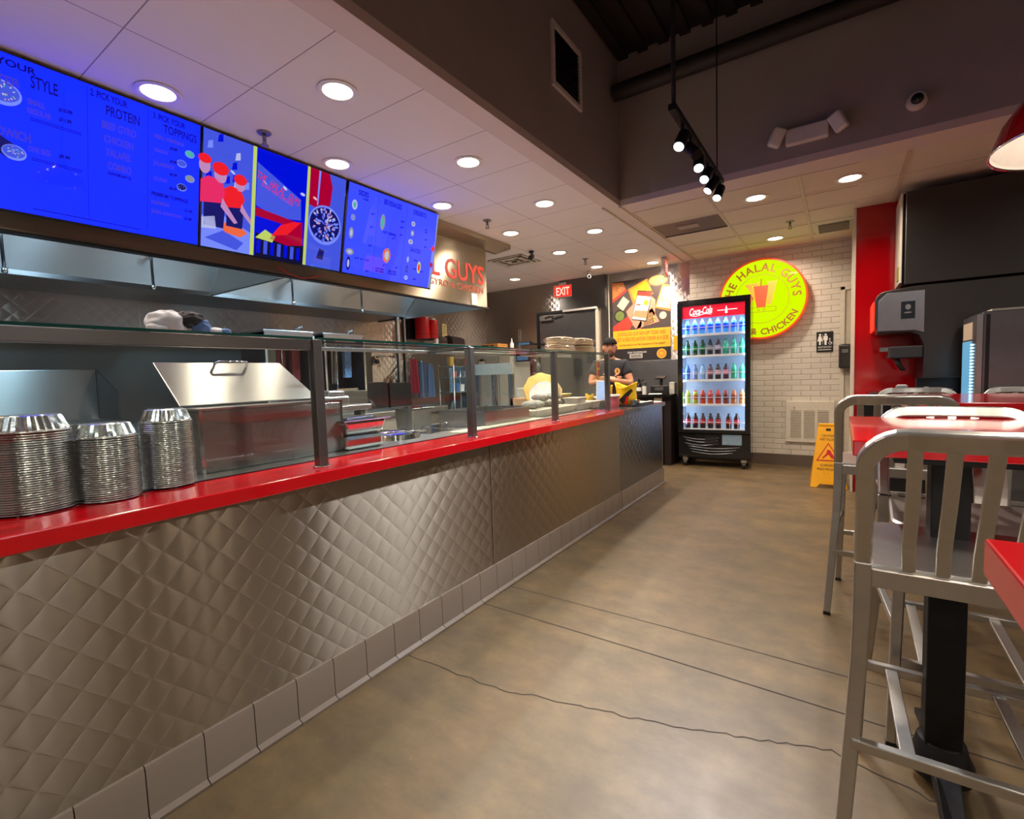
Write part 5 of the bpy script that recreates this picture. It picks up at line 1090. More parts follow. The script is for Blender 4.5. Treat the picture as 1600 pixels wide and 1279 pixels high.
# restroom sign, vent heater, sanitiser
t = thing('restroom_sign', 'small black restroom sign with white pictograms on the white brick wall', 'sign', (-0.163, 6.848, 1.50))
MB().box(-0.083, 0.083, -0.006, 0, -0.12, 0.12, 'black').build('plate', t, bevel=0.006)
m = MB()
def fig(x, dress):
    m.disc((x, -0.0065, 0.085), 0.012, 'paper', seg=14)
    m.poly([(x + a, -0.0065, b) for a, b in ([(-0.012, 0.07), (0.012, 0.07), (0.026, 0.01), (0.01, 0.01), (0.008, -0.035), (-0.008, -0.035), (-0.01, 0.01), (-0.026, 0.01)] if dress else [(-0.02, 0.07), (0.02, 0.07), (0.022, 0.02), (0.012, 0.02), (0.01, -0.035), (-0.01, -0.035), (-0.012, 0.02), (-0.022, 0.02)])], 'paper')
fig(-0.048, True); fig(0.008, False); m.box(-0.022, -0.019, -0.0068, -0.006, -0.03, 0.09, 'paper')
for k in range(10):
    a0, a1 = R(40 - k * 25), R(40 - (k + 1) * 25); c = (0.055, -0.015)
    m.poly([(c[0] + r * math.cos(a), -0.0065, c[1] + r * math.sin(a)) for r, a in ((0.019, a0), (0.019, a1), (0.014, a1), (0.014, a0))], 'paper')
m.disc((0.05, -0.0065, 0.035), 0.007, 'paper', seg=12); m.poly([(0.046, -0.0065, 0.025), (0.053, -0.0065, 0.025), (0.055, -0.0065, 0.0), (0.075, -0.0065, -0.02), (0.07, -0.0065, -0.024), (0.048, -0.0065, -0.005)], 'paper')
m.text('RESTROOM', 0.03, TR(0, -0.0068, -0.072), 'paper', align='CENTER', fit=0.13)
m.box(-0.065, 0.065, -0.0068, -0.006, -0.095, -0.088, 'paper'); m.build('pictograms', t, recalc=False)
t = thing('wall_heater', 'white louvred heater box low on the white brick wall', 'wall heater', (-0.31, 6.85, 0.30))
MB().box(-0.25, 0.25, -0.04, 0, 0, 0.50, 'cream').build('casing', t, bevel=0.006)
for x in (-0.14, 0.0, 0.14): 
    m = MB().box(x - 0.056, x + 0.056, -0.041, -0.04, 0.05, 0.39, mat('heater_grille', hexc('8f887b'), 0.6))
    for k in range(17): m.box(x - 0.056, x + 0.056, -0.045, -0.041, 0.055 + k * 0.02, 0.063 + k * 0.02, 'cream')
    m.build('grille', t)
MB().cyl((-0.16, -0.04, 0.44), (-0.16, -0.055, 0.44), 0.012, 'cream').build('knob', t)
t = thing('sanitizer_dispenser', 'dark rounded soap dispenser on the door frame beside the red wall', 'dispenser', (0.035, 6.81, 1.31))
MB().box(-0.06, 0.06, -0.10, 0, -0.13, 0.15, mat('dark_smoke', (0.03, 0.027, 0.025), 0.25)).build('cover', t, bevel=0.025, seg=4); MB().box(-0.03, 0.03, -0.105, -0.1, 0.05, 0.09, 'steel_dark').build('window', t)

# ---------------------------------------------------------------- wet floor sign
t = thing('wet_floor_sign', 'yellow folding caution sign standing open on the concrete floor', 'wet floor sign', (-0.10, 5.86, 0), (0, 0, R(3)))
def panel(sy):
    T0 = Matrix.Translation((0, 0.0, 0.62)) @ Matrix.Rotation(R(-14 * sy), 4, 'X') @ Matrix.Translation((0, 0, -0.64))
    out = [(-0.155, 0.0), (-0.085, 0.64), (0.085, 0.64), (0.155, 0.0), (0.10, 0.0), (0.075, 0.035), (-0.075, 0.035), (-0.10, 0.0)]
    return T0, out
for s_, nm in ((1, 'front_panel'), (-1, 'rear_panel')):
    T0, out = panel(s_)
    MB().prism(out, -0.006 - 0.006 * s_, 0.006 - 0.006 * s_, 'yellow', 'Y', T0).build(nm, t, bevel=0.002)
MB().box(-0.085, 0.085, -0.02, 0.02, 0.608, 0.632, 'yellow').build('hinge', t, bevel=0.004)
T0, _ = panel(1); T0 = T0 @ Matrix.Translation((0, -0.0135, 0))
m = MB().prism([(-0.02, 0.575), (0.02, 0.575), (0.02, 0.60), (-0.02, 0.60)], -0.001, 0.0, 'grout', 'Y', T0)
for s_, z, h, wd in (('CAUTION', 0.515, 0.032, 0.11), ('WET FLOOR', 0.475, 0.036, 0.15), ('CUIDADO', 0.215, 0.032, 0.14), ('PISO MOJADO', 0.175, 0.034, 0.19), ('!', 0.135, 0.02, 0.004)):
    m.text(s_, h, T0 @ TR(0, -0.001, z), 'black', align='CENTER', fit=wd)
m.build('lettering', t, recalc=False)
m = MB()
def tp(pts, mt, l): m.poly([T0 @ Vector((x, -0.001 - 0.0006 * l, z)) for x, z in pts], mt)
tp([(-0.105, 0.27), (0.105, 0.27), (0.0, 0.455)], 'red', 0); tp([(-0.088, 0.28), (0.088, 0.28), (0.0, 0.437)], 'yellow', 1)
tp([(-0.02, 0.33), (0.03, 0.335), (0.02, 0.375), (-0.01, 0.385)], 'red', 2); tp([(-0.02, 0.34), (-0.055, 0.30), (-0.045, 0.292), (0.0, 0.335)], 'red', 2); tp([(0.0, 0.335), (0.03, 0.292), (0.06, 0.298), (0.03, 0.35)], 'red', 2)
m.disc((0, 0, 0), 0.0001, 'red'); m.build('warning_triangle', t, recalc=False)

# ---------------------------------------------------------------- drinks cooler
cl = thing('drinks_cooler', 'tall black glass-door drinks cooler with a red lit header', 'cooler', (-1.30, 6.33, 0), (0, 0, R(3.5)))
CW, CD, CH = 0.415, 0.355, 2.085
MB().box(-CW, -CW + 0.03, 0.02, CD, 0.13, CH, 'black_gloss').build('left_wall', cl, bevel=0.003); MB().box(CW - 0.03, CW, 0.02, CD, 0.13, CH, 'black_gloss').build('right_wall', cl, bevel=0.003)
MB().box(-CW, CW, CD - 0.03, CD, 0.13, CH, 'black_gloss').build('back_wall', cl)
MB().box(-CW, CW, 0.0, CD, CH - 0.045, CH, 'black_gloss').build('top_panel', cl, bevel=0.006)
lab(MB().box(-CW + 0.03, CW - 0.03, CD - 0.04, CD - 0.03, 0.44, CH - 0.04, mat('cooler_liner', (0.62, 0.68, 0.78), 0.4)).box(-CW + 0.03, -CW + 0.034, 0.03, CD - 0.04, 0.44, CH - 0.04, mat('cooler_liner_side', (0.62, 0.68, 0.78), 0.4)).box(CW - 0.034, CW - 0.03, 0.03, CD - 0.04, 0.44, CH - 0.04, mat('cooler_liner_side', (0.62, 0.68, 0.78), 0.4)).build('liner', cl), 'pale interior liner')
m = MB()
for q in ((-CW, -CW + 0.06, 0.435, CH - 0.03), (CW - 0.06, CW, 0.435, CH - 0.03), (-CW + 0.06, CW - 0.06, CH - 0.08, CH - 0.03), (-CW + 0.06, CW - 0.06, 0.435, 0.475)): m.box(q[0], q[1], -0.03, 0.012, q[2], q[3], 'black_gloss')
m.build('door_frame', cl, bevel=0.004)
MB().box(-CW + 0.06, CW - 0.06, -0.012, -0.008, 0.475, CH - 0.08, 'glass_door').build('door_glass', cl)
MB().box(CW - 0.055, CW - 0.04, -0.055, -0.03, 1.0, 1.4, 'black').build('door_handle', cl, bevel=0.004)
hd = MB().box(-CW + 0.06, CW - 0.06, 0.0, 0.03, 1.86, CH - 0.08, mat('header_red', hexc('d8102c'), 0.4, emis=hexc('e0102e'), estr=0.9)).build('header_sign', cl)
wl_ = mat('header_white', (0.9, 0.9, 0.92), 0.4, emis=(0.9, 0.9, 0.95), estr=0.9)
m = MB().text('Coca-Cola', 0.12, TR(-0.28, -0.002, 1.895, ry=R(-3)) @ Matrix(((1, 0, 0.22, 0), (0, 1, 0, 0), (0, 0, 1, 0), (0, 0, 0, 1))), wl_, fit=0.27, bold=0.003)
m.rings([(-0.26 + 0.03 * k, -0.003, 1.893 - 0.012 * math.sin(k * 0.8)) for k in range(9)], 0.004, wl_, 6)
m.box(0.05, 0.13, -0.003, -0.001, 1.925, 1.935, wl_).box(0.17, 0.27, -0.003, -0.001, 1.928, 1.938, wl_).lathe([(0, 0.0), (0.014, 0), (0.014, 0.05), (0.006, 0.07), (0.006, 0.085), (0, 0.085)], wl_, (0.15, 0, 1.89), 12)
m.build('lettering', hd, recalc=False)
# LED strips inside
for x in (-CW + 0.042, CW - 0.042): MB().box(x - 0.006, x + 0.006, 0.015, 0.028, 0.5, 1.85, emit('cooler_led', (0.6, 0.8, 1.0), 5)).build('light_strip', cl)
for x, dx_ in ((-CW + 0.05, 1), (CW - 0.05, -1)): area('cooler_lamp', (x, 0.03, 1.2), 0.03, 4.0, (0.55, 0.76, 1.0), cl, direction=(dx_, 0.9, 0), shape='RECTANGLE', size_y=1.35)
for x in (-0.3,): area('cooler_lamp', (0, 0.05, 1.84), 0.6, 2.5, (0.55, 0.76, 1.0), cl, direction=(0, 0.4, -1), shape='RECTANGLE', size_y=0.05)
SHZ = (0.475, 0.785, 1.09, 1.395, 1.655)
for z in SHZ:
    sh = MB().box(-CW + 0.035, CW - 0.035, 0.04, CD - 0.05, z - 0.014, z, mat('shelf_wire_white', (0.75, 0.8, 0.85), 0.4)).build('shelf', cl, bevel=0.002)
    m = MB(); x0, x1 = -CW + 0.05, CW - 0.05
    for zz in (0.003, 0.085): m.box(x0, x1, 0.034, 0.040, z + zz, z + zz + 0.007, 'white')
    for k in range(9): x = x0 + (x1 - x0) * k / 8; m.box(x - 0.003, x + 0.003, 0.034, 0.04, z, z + 0.088, 'white')
    m.box(x0, x1, 0.03, 0.036, z - 0.018, z + 0.004, 'white'); m.build('front_rail', sh)
# grille base and castors
m = MB().box(-CW, CW, 0.0, 0.05, 0.13, 0.43, 'black_gloss'); m.build('base_grille', cl, bevel=0.006)
m = MB()
for k, (z, a, b) in enumerate(((0.375, -0.36, 0.06), (0.34, -0.33, 0.05), (0.30, -0.34, 0.05), (0.265, -0.30, 0.30), (0.23, -0.28, 0.26), (0.195, -0.26, 0.22))):
    m.rings([(a + (b - a) * q / 8, -0.004, z - 0.025 * math.sin(PI * q / 8)) for q in range(9)], 0.0045, mat('grille_silver', (0.35, 0.38, 0.42), 0.3, 0.8), 6)
m.build('silver_louvres', cl)
MB().box(0.10, 0.32, -0.006, 0.0, 0.29, 0.42, mat('cool_panel', hexc('7f97a8'), 0.2)).build('base_window', cl, bevel=0.003); MB().box(-0.10, 0.04, -0.008, 0, 0.29, 0.40, 'black').build('vent_block', cl)
for x in (-0.34, 0.34):
    for y in (0.05, 0.30):
        c_ = MB().cyl((x - 0.02, y, 0.04), (x + 0.02, y, 0.04), 0.04, 'black', seg=20).build('castor', cl, smooth=40); MB().box(x - 0.03, x + 0.03, y - 0.03, y + 0.03, 0.075, 0.13, 'steel_soft').build('fork', c_)
MB().box(-CW, CW, 0.02, CD, 0.11, 0.135, 'black').build('floor_pan', cl)
# bottles
bm_cache = {}
def bmat(c, tr=0.0):
    k = (c, tr)
    if k not in bm_cache: bm_cache[k] = mat('drink_' + c, hexc(c), 0.12, 0, 20, 0.05, coat=0.5)
    return bm_cache[k]
def bottle(kind, loc, label, body, labelc, capc, h=0.205, r=0.031):
    k = (kind, body, labelc, capc)
    if k in protos: t = dup(protos[k], loc, R(3.5), label)
    else:
        t = thing('drink_bottle' if kind != 'juice' else 'juice_bottle', label, 'bottle', loc, (0, 0, R(3.5)))
        s = h / 0.205
        pr = [(0, 0), (r * .85, 0), (r, 0.008), (r * .97, 0.03), (r, 0.05), (r * .9 if kind == 'cola' else r, 0.08), (r, 0.115), (r * .93, 0.14), (r * .6, 0.165), (r * .38, 0.18), (r * .36, 0.192), (0, 0.192)] if kind != 'juice' else [(0, 0), (r * .95, 0), (r, 0.006), (r * .96, 0.06), (r, 0.11), (r * .97, 0.135), (r * .6, 0.155), (r * .52, 0.17), (0, 0.17)]
        MB().lathe([(a, b * s) for a, b in pr], bmat(body), seg=16).build('bottle_body', t, smooth=60)
        MB().lathe([(r * 1.015, 0.065 * s), (r * 1.02, 0.07 * s), (r * 1.02, 0.118 * s), (r * 1.015, 0.122 * s)], bmat(labelc), seg=16).build('label_band', t, smooth=60)
        z = (0.18 if kind != 'juice' else 0.165) * s
        MB().lathe([(r * .42 if kind != 'juice' else r * .56, z), (r * .42 if kind != 'juice' else r * .56, z + 0.018), (0, z + 0.018)], bmat(capc), seg=14).build('cap', t)
        protos[k] = t
    t['group'] = 'drinks on the cooler shelves'
    return t
protos = {}
rows = [(4, [('water', '4f9fe8', '1840c8', '3a80f0')] * 8, 'top', 'blue water bottle'),
        (3, [('soda', '0c3a22', '1c7a3c', '0b3a1c')] * 3 + [('cola', '1c1a20', '8e8a90', '303036')] + [('cola', '3a2230', 'b8a8c0', '6a5060')] + [('soda', '2f9a7c', '3cc79c', '1e8a62')] * 3, 'second', None),
        (2, [('soda', '3a68c8', '2a4ab8', '2a50c0'), ('soda', '6a80b8', '8aa0c8', '44506a'), ('soda', '8ab0e0', 'a8c8f0', '5a80c0'), ('cola', '4a2c30', 'b06a70', '4a3030'), ('cola', '241418', 'd0a0a8', '1a1012'), ('cola', '38181e', 'd87888', '40161c'), ('soda', '3aa888', '2c9a6c', '1e8a52'), ('soda', '48b89a', '3aa880', '2a9a6a')], 'middle', None),
        (1, [('juice', 'b8c83a', '9ab02a', 'd0c040'), ('juice', 'a8b030', 'c05a2a', 'c84828'), ('juice', 'c03a20', '8a2a1a', 'd04028'), ('juice', 'c84a22', 'a82a1c', 'd04028'), ('juice', 'b83428', '7a201a', 'c83a2a'), ('juice', '8a2c22', '5a1c18', 'b04038'), ('juice', 'b86a38', '8a3a20', 'c07848'), ('juice', 'c8844a', 'a05a30', 'd8a070')], 'fourth', None),
        (0, [('cola', '2a0c0c', 'b8303a', '2a1416')] * 7, 'bottom', 'dark cola bottle with a red label')]
names = {'1c7a3c': 'dark green soda bottle', '8e8a90': 'dark soda bottle with a grey label', 'b8a8c0': 'dark bottle with a lilac label', '3cc79c': 'bright green soda bottle', '2a4ab8': 'deep blue soda bottle', '8aa0c8': 'grey-blue drink bottle', 'a8c8f0': 'pale blue drink bottle', 'b06a70': 'brown bottle with a dusky pink label', 'd0a0a8': 'dark bottle with a pale pink label', 'd87888': 'dark bottle with a rose label', '2c9a6c': 'sea green drink bottle', '3aa880': 'light teal drink bottle', '9ab02a': 'yellow-green juice bottle', 'c05a2a': 'olive yellow juice bottle', '8a2a1a': 'red juice bottle', 'a82a1c': 'orange-red juice bottle', '7a201a': 'crimson juice bottle', '5a1c18': 'brownish tea bottle', '8a3a20': 'light brown tea bottle', 'a05a30': 'tan tea bottle'}
ords = ['first', 'second', 'third', 'fourth', 'fifth', 'sixth', 'seventh', 'eighth']
ca, sa = math.cos(R(3.5)), math.sin(R(3.5))
for zi, items, rown, nm in rows:
    for k, (kd, b_, l_, c_) in enumerate(items):
        lx = -0.315 + k * 0.09 + (0.03 if zi == 0 and k > 4 else 0); ly = 0.082
        lb = '%s on the %s cooler shelf, %s from the left' % (nm or names[l_], rown, ords[k])
        bottle(kd, (-1.30 + lx * ca - ly * sa, 6.33 + lx * sa + ly * ca, SHZ[zi] + 0.0005), lb, b_, l_, c_, 0.205 if zi != 1 else 0.2, 0.033)

# ---------------------------------------------------------------- drink station on the right
t = thing('beverage_counter', 'red topped counter under the drink machines along the red wall', 'counter', (1.1, 5.25, 0))
MB().box(-0.95, 1.6, -0.2, 0.39, 0, 0.90, 'black').build('cabinet', t, bevel=0.004); MB().box(-0.98, 1.62, -0.23, 0.39, 0.90, 0.94, 'red_top').build('counter_top', t, bevel=0.004)
o = thing('ice_maker', 'very large dark steel ice maker cabinet above the drink dispenser', 'ice maker', (1.05, 5.35, 1.86))
dkst = brushed('smoky_steel', (0.085, 0.08, 0.076), 0.4, 0.3)
MB().box(-0.63, 1.5, -0.20, 0.29, 0.0, 0.74, dkst).build('front_cabinet', o, bevel=0.006)
MB().box(-0.66, -0.645, -0.17, 0.27, 0.02, 0.74, 'cream').box(-0.645, -0.63, -0.15, 0.27, 0.0, 0.74, 'black').build('side_trim', o, bevel=0.003)
MB().box(-0.665, -0.655, -0.12, 0.0, 0.05, 0.16, mat('brass_label', hexc('8c8a3a'), 0.4)).build('rating_label', o)
t = thing('drink_dispenser', 'steel soda dispenser seen from the side, its lit red front facing left', 'dispenser', (0.55, 5.28, 0.94))
side = [(-0.32, 0.62)] + [(-0.24 + a, 0.80 + b) for a, b in arc(0, 0, 0.08, 180, 90, 6)] + [(-0.05, 0.90), (1.2, 0.90), (1.2, 0.0), (0.0, 0.0), (0.0, 0.42), (-0.03, 0.50), (-0.08, 0.53), (-0.30, 0.53)]
MB().prism(side, -0.16, 0.33, dkst, 'Y').build('body', t, bevel=0.006)
MB().prism([(-0.30, 0.55), (-0.30, 0.80), (-0.24, 0.86), (0.0, 0.86), (0.0, 0.52), (-0.06, 0.545)], -0.166, -0.16, mat('dispenser_steel', (0.42, 0.43, 0.47), 0.28, 0.9), 'Y').build('side_cover', t, bevel=0.003)
MB().box(-0.335, -0.32, -0.12, 0.30, 0.56, 0.80, mat('lit_red_front', hexc('e02a1a'), 0.3, emis=hexc('ff3820'), estr=0.9)).build('lit_front', t, bevel=0.006)
lb_ = MB().box(-0.15, -0.06, -0.1675, -0.166, 0.64, 0.78, mat('label_navy', hexc('101a24'), 0.4)).build('side_label', t); MB().disc((-0.105, -0.1685, 0.735), 0.018, 'steel_soft', 0.022).disc((-0.105, -0.1685, 0.69), 0.025, 'steel_soft', 0.006).build('label_mark', lb_, recalc=False)
MB().box(-0.22, 0.0, -0.15, 0.2, 0.32, 0.42, mat('valve_black', (0.03, 0.03, 0.032), 0.4)).build('valve_block', t, bevel=0.01); MB().box(-0.28, -0.22, -0.1, 0.15, 0.38, 0.42, 'steel_shiny').build('valve_face', t, bevel=0.003)
for y in (-0.08, 0.04, 0.16): MB().rings([(-0.16, y, 0.32), (-0.14, y, 0.26), (-0.11, y, 0.22)], [0.014, 0.01, 0.008], 'black', 8).build('lever', t)
MB().box(-0.34, 0.0, -0.14, 0.3, 0.0, 0.03, 'black').build('drip_tray', t, bevel=0.004)
t = thing('condiment_organizer', 'black open organizer box holding cups, on the station before the dispenser', 'organizer', (0.62, 5.06, 0.94))
MB().box(-0.12, 0.16, -0.03, 0.05, 0, 0.008, 'black').box(-0.12, 0.16, 0.045, 0.05, 0, 0.16, 'black').box(-0.12, -0.115, -0.03, 0.05, 0, 0.16, 'black').box(0.155, 0.16, -0.03, 0.05, 0, 0.16, 'black').box(-0.12, 0.16, -0.03, 0.05, 0.155, 0.16, 'black').build('box_shell', t)
for x, lb, m_ in ((0.56, 'paper cup of packets, left in the black organizer', 'cream'), (0.69, 'plain white paper cup, right in the black organizer', 'paper')):
    c_ = thing('paper_cup', lb, 'cup', (x, 5.065, 0.949), 0, 'cups in the black organizer'); MB().lathe([(0, 0), (0.026, 0), (0.034, 0.06), (0.031, 0.06), (0.024, 0.004), (0, 0.004)], m_, seg=18).build('cup_body', c_, smooth=40)
    if x < 0.6:
        for q in range(5): MB().obox((random.uniform(-.015, .015), random.uniform(-.01, .01), 0.062), (0.02, 0.006, 0.03), (R(random.uniform(-20, 20)), R(random.uniform(-20, 20)), 0), 'paper').build('sugar_packet', c_)
t = thing('napkin_holder', 'grey translucent holder at the left end of the drink station', 'holder', (0.42, 5.06, 0.94)); MB().box(-0.045, 0.03, -0.03, 0.04, 0, 0.10, mat('grey_clear', hexc('8c8b8d'), 0.3)).build('holder_body', t, bevel=0.006); MB().box(-0.035, 0.02, -0.02, 0.03, 0.1, 0.105, 'paper').build('napkins', t)
t = thing('counter_cooler', 'dark steel display cooler with a vertical strip of blue-white lights', 'cooler', (1.15, 4.72, 0.0))
MB().box(-0.36, 0.6, -0.20, 0.26, 0.02, 1.55, mat('cooler_side', (0.26, 0.26, 0.28), 0.28, 0.9)).build('cabinet', t, bevel=0.008)
MB().box(-0.39, -0.36, -0.20, 0.26, 0.75, 1.53, 'steel_soft').box(-0.345, -0.325, -0.203, -0.2, 0.75, 1.53, 'black').build('door_frame', t)
MB().box(-0.393, -0.39, -0.06, 0.24, 0.80, 1.36, mat('door_blue', hexc('5f9ec4'), 0.2, emis=hexc('5f9ec4'), estr=0.7)).build('door_window', t)
MB().box(-0.393, -0.39, -0.08, 0.22, 1.37, 1.49, mat('door_sticker', hexc('c9b8a0'), 0.5)).build('sticker', t)
m = MB()
for k in range(24): m.box(-0.398, -0.393, -0.10, -0.06, 0.82 + k * 0.022, 0.832 + k * 0.022, 'led')
m.build('light_strip', t)
MB().box(-0.3, 0.5, -0.1, 0.2, 1.55, 1.57, 'cream').build('top_cover', t)

# ---------------------------------------------------------------- bar tables
def bar_table(x0, x1, y0, y1, label, col=None, arms=True):
    cx, cy = col or ((x0 + x1) / 2, (y0 + y1) / 2)
    t = thing('bar_table', label, 'table', (cx, cy, 0), 0, 'red topped bar tables')
    MB().box(x0 - cx, x1 - cx, y0 - cy, y1 - cy, 0.965, 1.01, 'red_top').build('table_top', t, bevel=0.003)
    MB().box(-0.13, 0.13, -0.13, 0.13, 0.95, 0.965, 'black_metal').build('mounting_plate', t)
    MB().box(-0.042, 0.042, -0.042, 0.042, 0.10, 0.95, 'black_metal').build('column', t, bevel=0.004)
    m = MB().lathe([(0, 0.13), (0.055, 0.13), (0.062, 0.10), (0.075, 0.07), (0.075, 0.03), (0, 0.03)], 'black_metal', seg=24)
    for a in (90, 270):
        d = Vector((math.cos(R(a)), math.sin(R(a)), 0)); m.sweep([d * 0.03 + Vector((0, 0, 0.075)), d * 0.12 + Vector((0, 0, 0.06)), d * 0.24 + Vector((0, 0, 0.032)), d * 0.30 + Vector((0, 0, 0.022))], [0.06, 0.055, 0.05, 0.06], [0.06, 0.045, 0.03, 0.022], (0, 0, 1), 'black_metal')
    m.build('cross_base', t, bevel=0.004)
    for a in (90, 270): MB().cyl((0.275 * math.cos(R(a)), 0.275 * math.sin(R(a)), 0), (0.275 * math.cos(R(a)), 0.275 * math.sin(R(a)), 0.02), 0.02, 'black').build('foot_glide', t)
    return t
bar_table(0.03, 0.62, 1.65, 2.42, 'red topped bar table just beyond the nearest stool', (0.253, 1.79))
bar_table(0.30, 1.6, 3.32, 4.25, 'red topped bar table furthest back, near the drink station', (0.62, 3.75))
bar_table(0.143, 0.85, -0.05, 0.778, 'red topped table cut off at the lower right corner of the photo', (0.60, 0.30))

# ---------------------------------------------------------------- aluminium bar stools
def make_stool(label):
    t = thing('bar_stool', label, 'bar stool', (0, 0, 0), 0, 'brushed aluminium bar stools')
    A = 'alu'
    for s in (-1, 1):
        # rear leg flares back and outward to the floor
        m = MB().sweep([(s * 0.245, -0.262, 0.012), (s * 0.228, -0.222, 0.25), (s * 0.211, -0.19, 0.50), (s * 0.206, -0.178, 0.66), (s * 0.206, -0.178, 0.745)], [0.030, 0.032, 0.034, 0.036, 0.036], 0.028, (0, 1, 0.1), A)
        lg = m.build('leg', t, bevel=0.004); MB().box(s * 0.245 - 0.015, s * 0.245 + 0.015, -0.276, -0.248, 0, 0.012, 'black').build('foot_cap', lg)
        m = MB().sweep([(s * 0.20, 0.225, 0.012), (s * 0.192, 0.212, 0.30), (s * 0.182, 0.196, 0.71)], [0.026, 0.030, 0.034], 0.026, (0, 1, 0.1), A)
        lg = m.build('leg', t, bevel=0.004); MB().box(s * 0.20 - 0.014, s * 0.20 + 0.014, 0.212, 0.238, 0, 0.012, 'black').build('foot_cap', lg)
    # back frame: posts and top rail in one bent bar
    pts = []; up = []
    Yb = lambda z: -0.178 - 0.125 * ((z - 0.745) / 0.315) ** 1.1 if z > 0.745 else -0.178
    for z in (0.745, 0.80, 0.86, 0.92, 0.955): pts.append((-0.206, Yb(z), z))
    for a, b in arc(-0.136, 0.988, 0.072, 180, 90, 7)[1:]: pts.append((a, Yb(b), b))
    n = 8
    for k in range(1, n): x = -0.136 + 0.272 * k / n; pts.append((x, Yb(1.06) - 0.018 * math.sin(PI * k / n), 1.06))
    for a, b in arc(0.136, 0.988, 0.072, 90, 0, 7)[:-1]: pts.append((a, Yb(b), b))
    for z in (0.955, 0.92, 0.86, 0.80, 0.745): pts.append((0.206, Yb(z), z))
    w_ = [0.036] * 5 + [0.037, 0.039, 0.041, 0.042, 0.043, 0.044, 0.044] + [0.044] * (n - 1) + [0.044, 0.044, 0.043, 0.042, 0.041, 0.039, 0.037] + [0.036] * 5
    w_ = (w_ + [0.036] * 10)[:len(pts)]
    MB().sweep(pts, w_, 0.028, (0, 1, 0.3), A).build('back_frame', t, bevel=0.007, seg=3)
    for k in range(5):
        x = -0.122 + k * 0.061
        MB().sweep([(x * 0.98, -0.185, 0.738), (x, -0.20, 0.80), (x, Yb(0.92) - 0.01, 0.92), (x * 1.02, Yb(1.04) - 0.012, 1.045)], 0.026, 0.008, (0, 1, 0.2), A).build('slat', t, bevel=0.002)
    # seat: shallow dished plate with rounded front
    def outline(grow=0.0):
        o_ = [(-0.19 - grow, -0.185), (0.19 + grow, -0.185)]
        o_ += [(0.13 + a * (1 + grow), 0.15 + b * (1 + grow)) for a, b in arc(0, 0, 0.075, 0, 90, 6)]
        o_ += [(-0.13 + a * (1 + grow), 0.15 + b * (1 + grow)) for a, b in arc(0, 0, 0.075, 90, 180, 6)]
        return o_
    m = MB(); i = m.mi(A); o_ = outline(); nn = len(o_); cy_ = 0.0
    rings_ = []
    for f, z in ((1.0, 0.705), (1.0, 0.735), (0.97, 0.742), (0.82, 0.737), (0.5, 0.729)):
        rings_.append([m.bm.verts.new((x * f, cy_ + (y - cy_) * f, z)) for x, y in o_])
    for a in range(len(rings_) - 1):
        for j in range(nn): m.face([rings_[a][j], rings_[a][(j + 1) % nn], rings_[a + 1][(j + 1) % nn], rings_[a + 1][j]], i, True)
    m.face(rings_[-1], i); m.face(rings_[0][::-1], i)
    m.build('seat', t, smooth=35)
    MB().box(-0.19, 0.19, -0.192, -0.176, 0.688, 0.733, A).build('rear_apron', t, bevel=0.003); MB().box(-0.17, 0.17, 0.19, 0.204, 0.69, 0.715, A).build('front_apron', t, bevel=0.003)
    # foot ring
    MB().sweep([(-0.225, -0.222, 0.305), (0.225, -0.222, 0.305)], 0.022, 0.026, (0, 0, 1), A).build('stretcher', t, bevel=0.003)
    MB().sweep([(-0.193, 0.213, 0.285), (0.193, 0.213, 0.285)], 0.022, 0.026, (0, 0, 1), A).build('stretcher', t, bevel=0.003)
    for s in (-1, 1):
        MB().sweep([(s * 0.223, -0.215, 0.40), (s * 0.19, 0.207, 0.40)], 0.022, 0.024, (0, 0, 1), A).build('stretcher', t, bevel=0.003)
        MB().sweep([(s * 0.115, -0.218, 0.305), (s * 0.118, 0.21, 0.287)], 0.030, 0.010, (0, 0, 1), A).build('foot_plate', t, bevel=0.002)
    return t
st0 = make_stool('nearest aluminium bar stool, its slatted back towards the camera')
st0.location = (0.255, 1.60, 0)
dup(st0, (0.20, 3.03, 0), R(0), 'aluminium bar stool behind the first table, its splayed left legs standing alone in the aisle')
d_ = dup(st0, (0.345, 2.11, 0), R(180), 'aluminium bar stool on the far side of the first table, facing the camera')
d_.scale = (1, 1, 0.972)
d_ = dup(st0, (0.44, 4.13, 0), R(180), 'aluminium bar stool beyond the furthest red table, left of the pair facing the camera')
d_.scale = (1, 1, 0.965)
d_ = dup(st0, (1.0, 4.13, 0), R(180), 'aluminium bar stool beyond the furthest red table, right of the pair facing the camera')
d_.scale = (1, 1, 0.965)
dup(st0, (0.86, 2.15, 0), R(178), 'aluminium bar stool at the right edge of the photo, beside the one facing the camera')

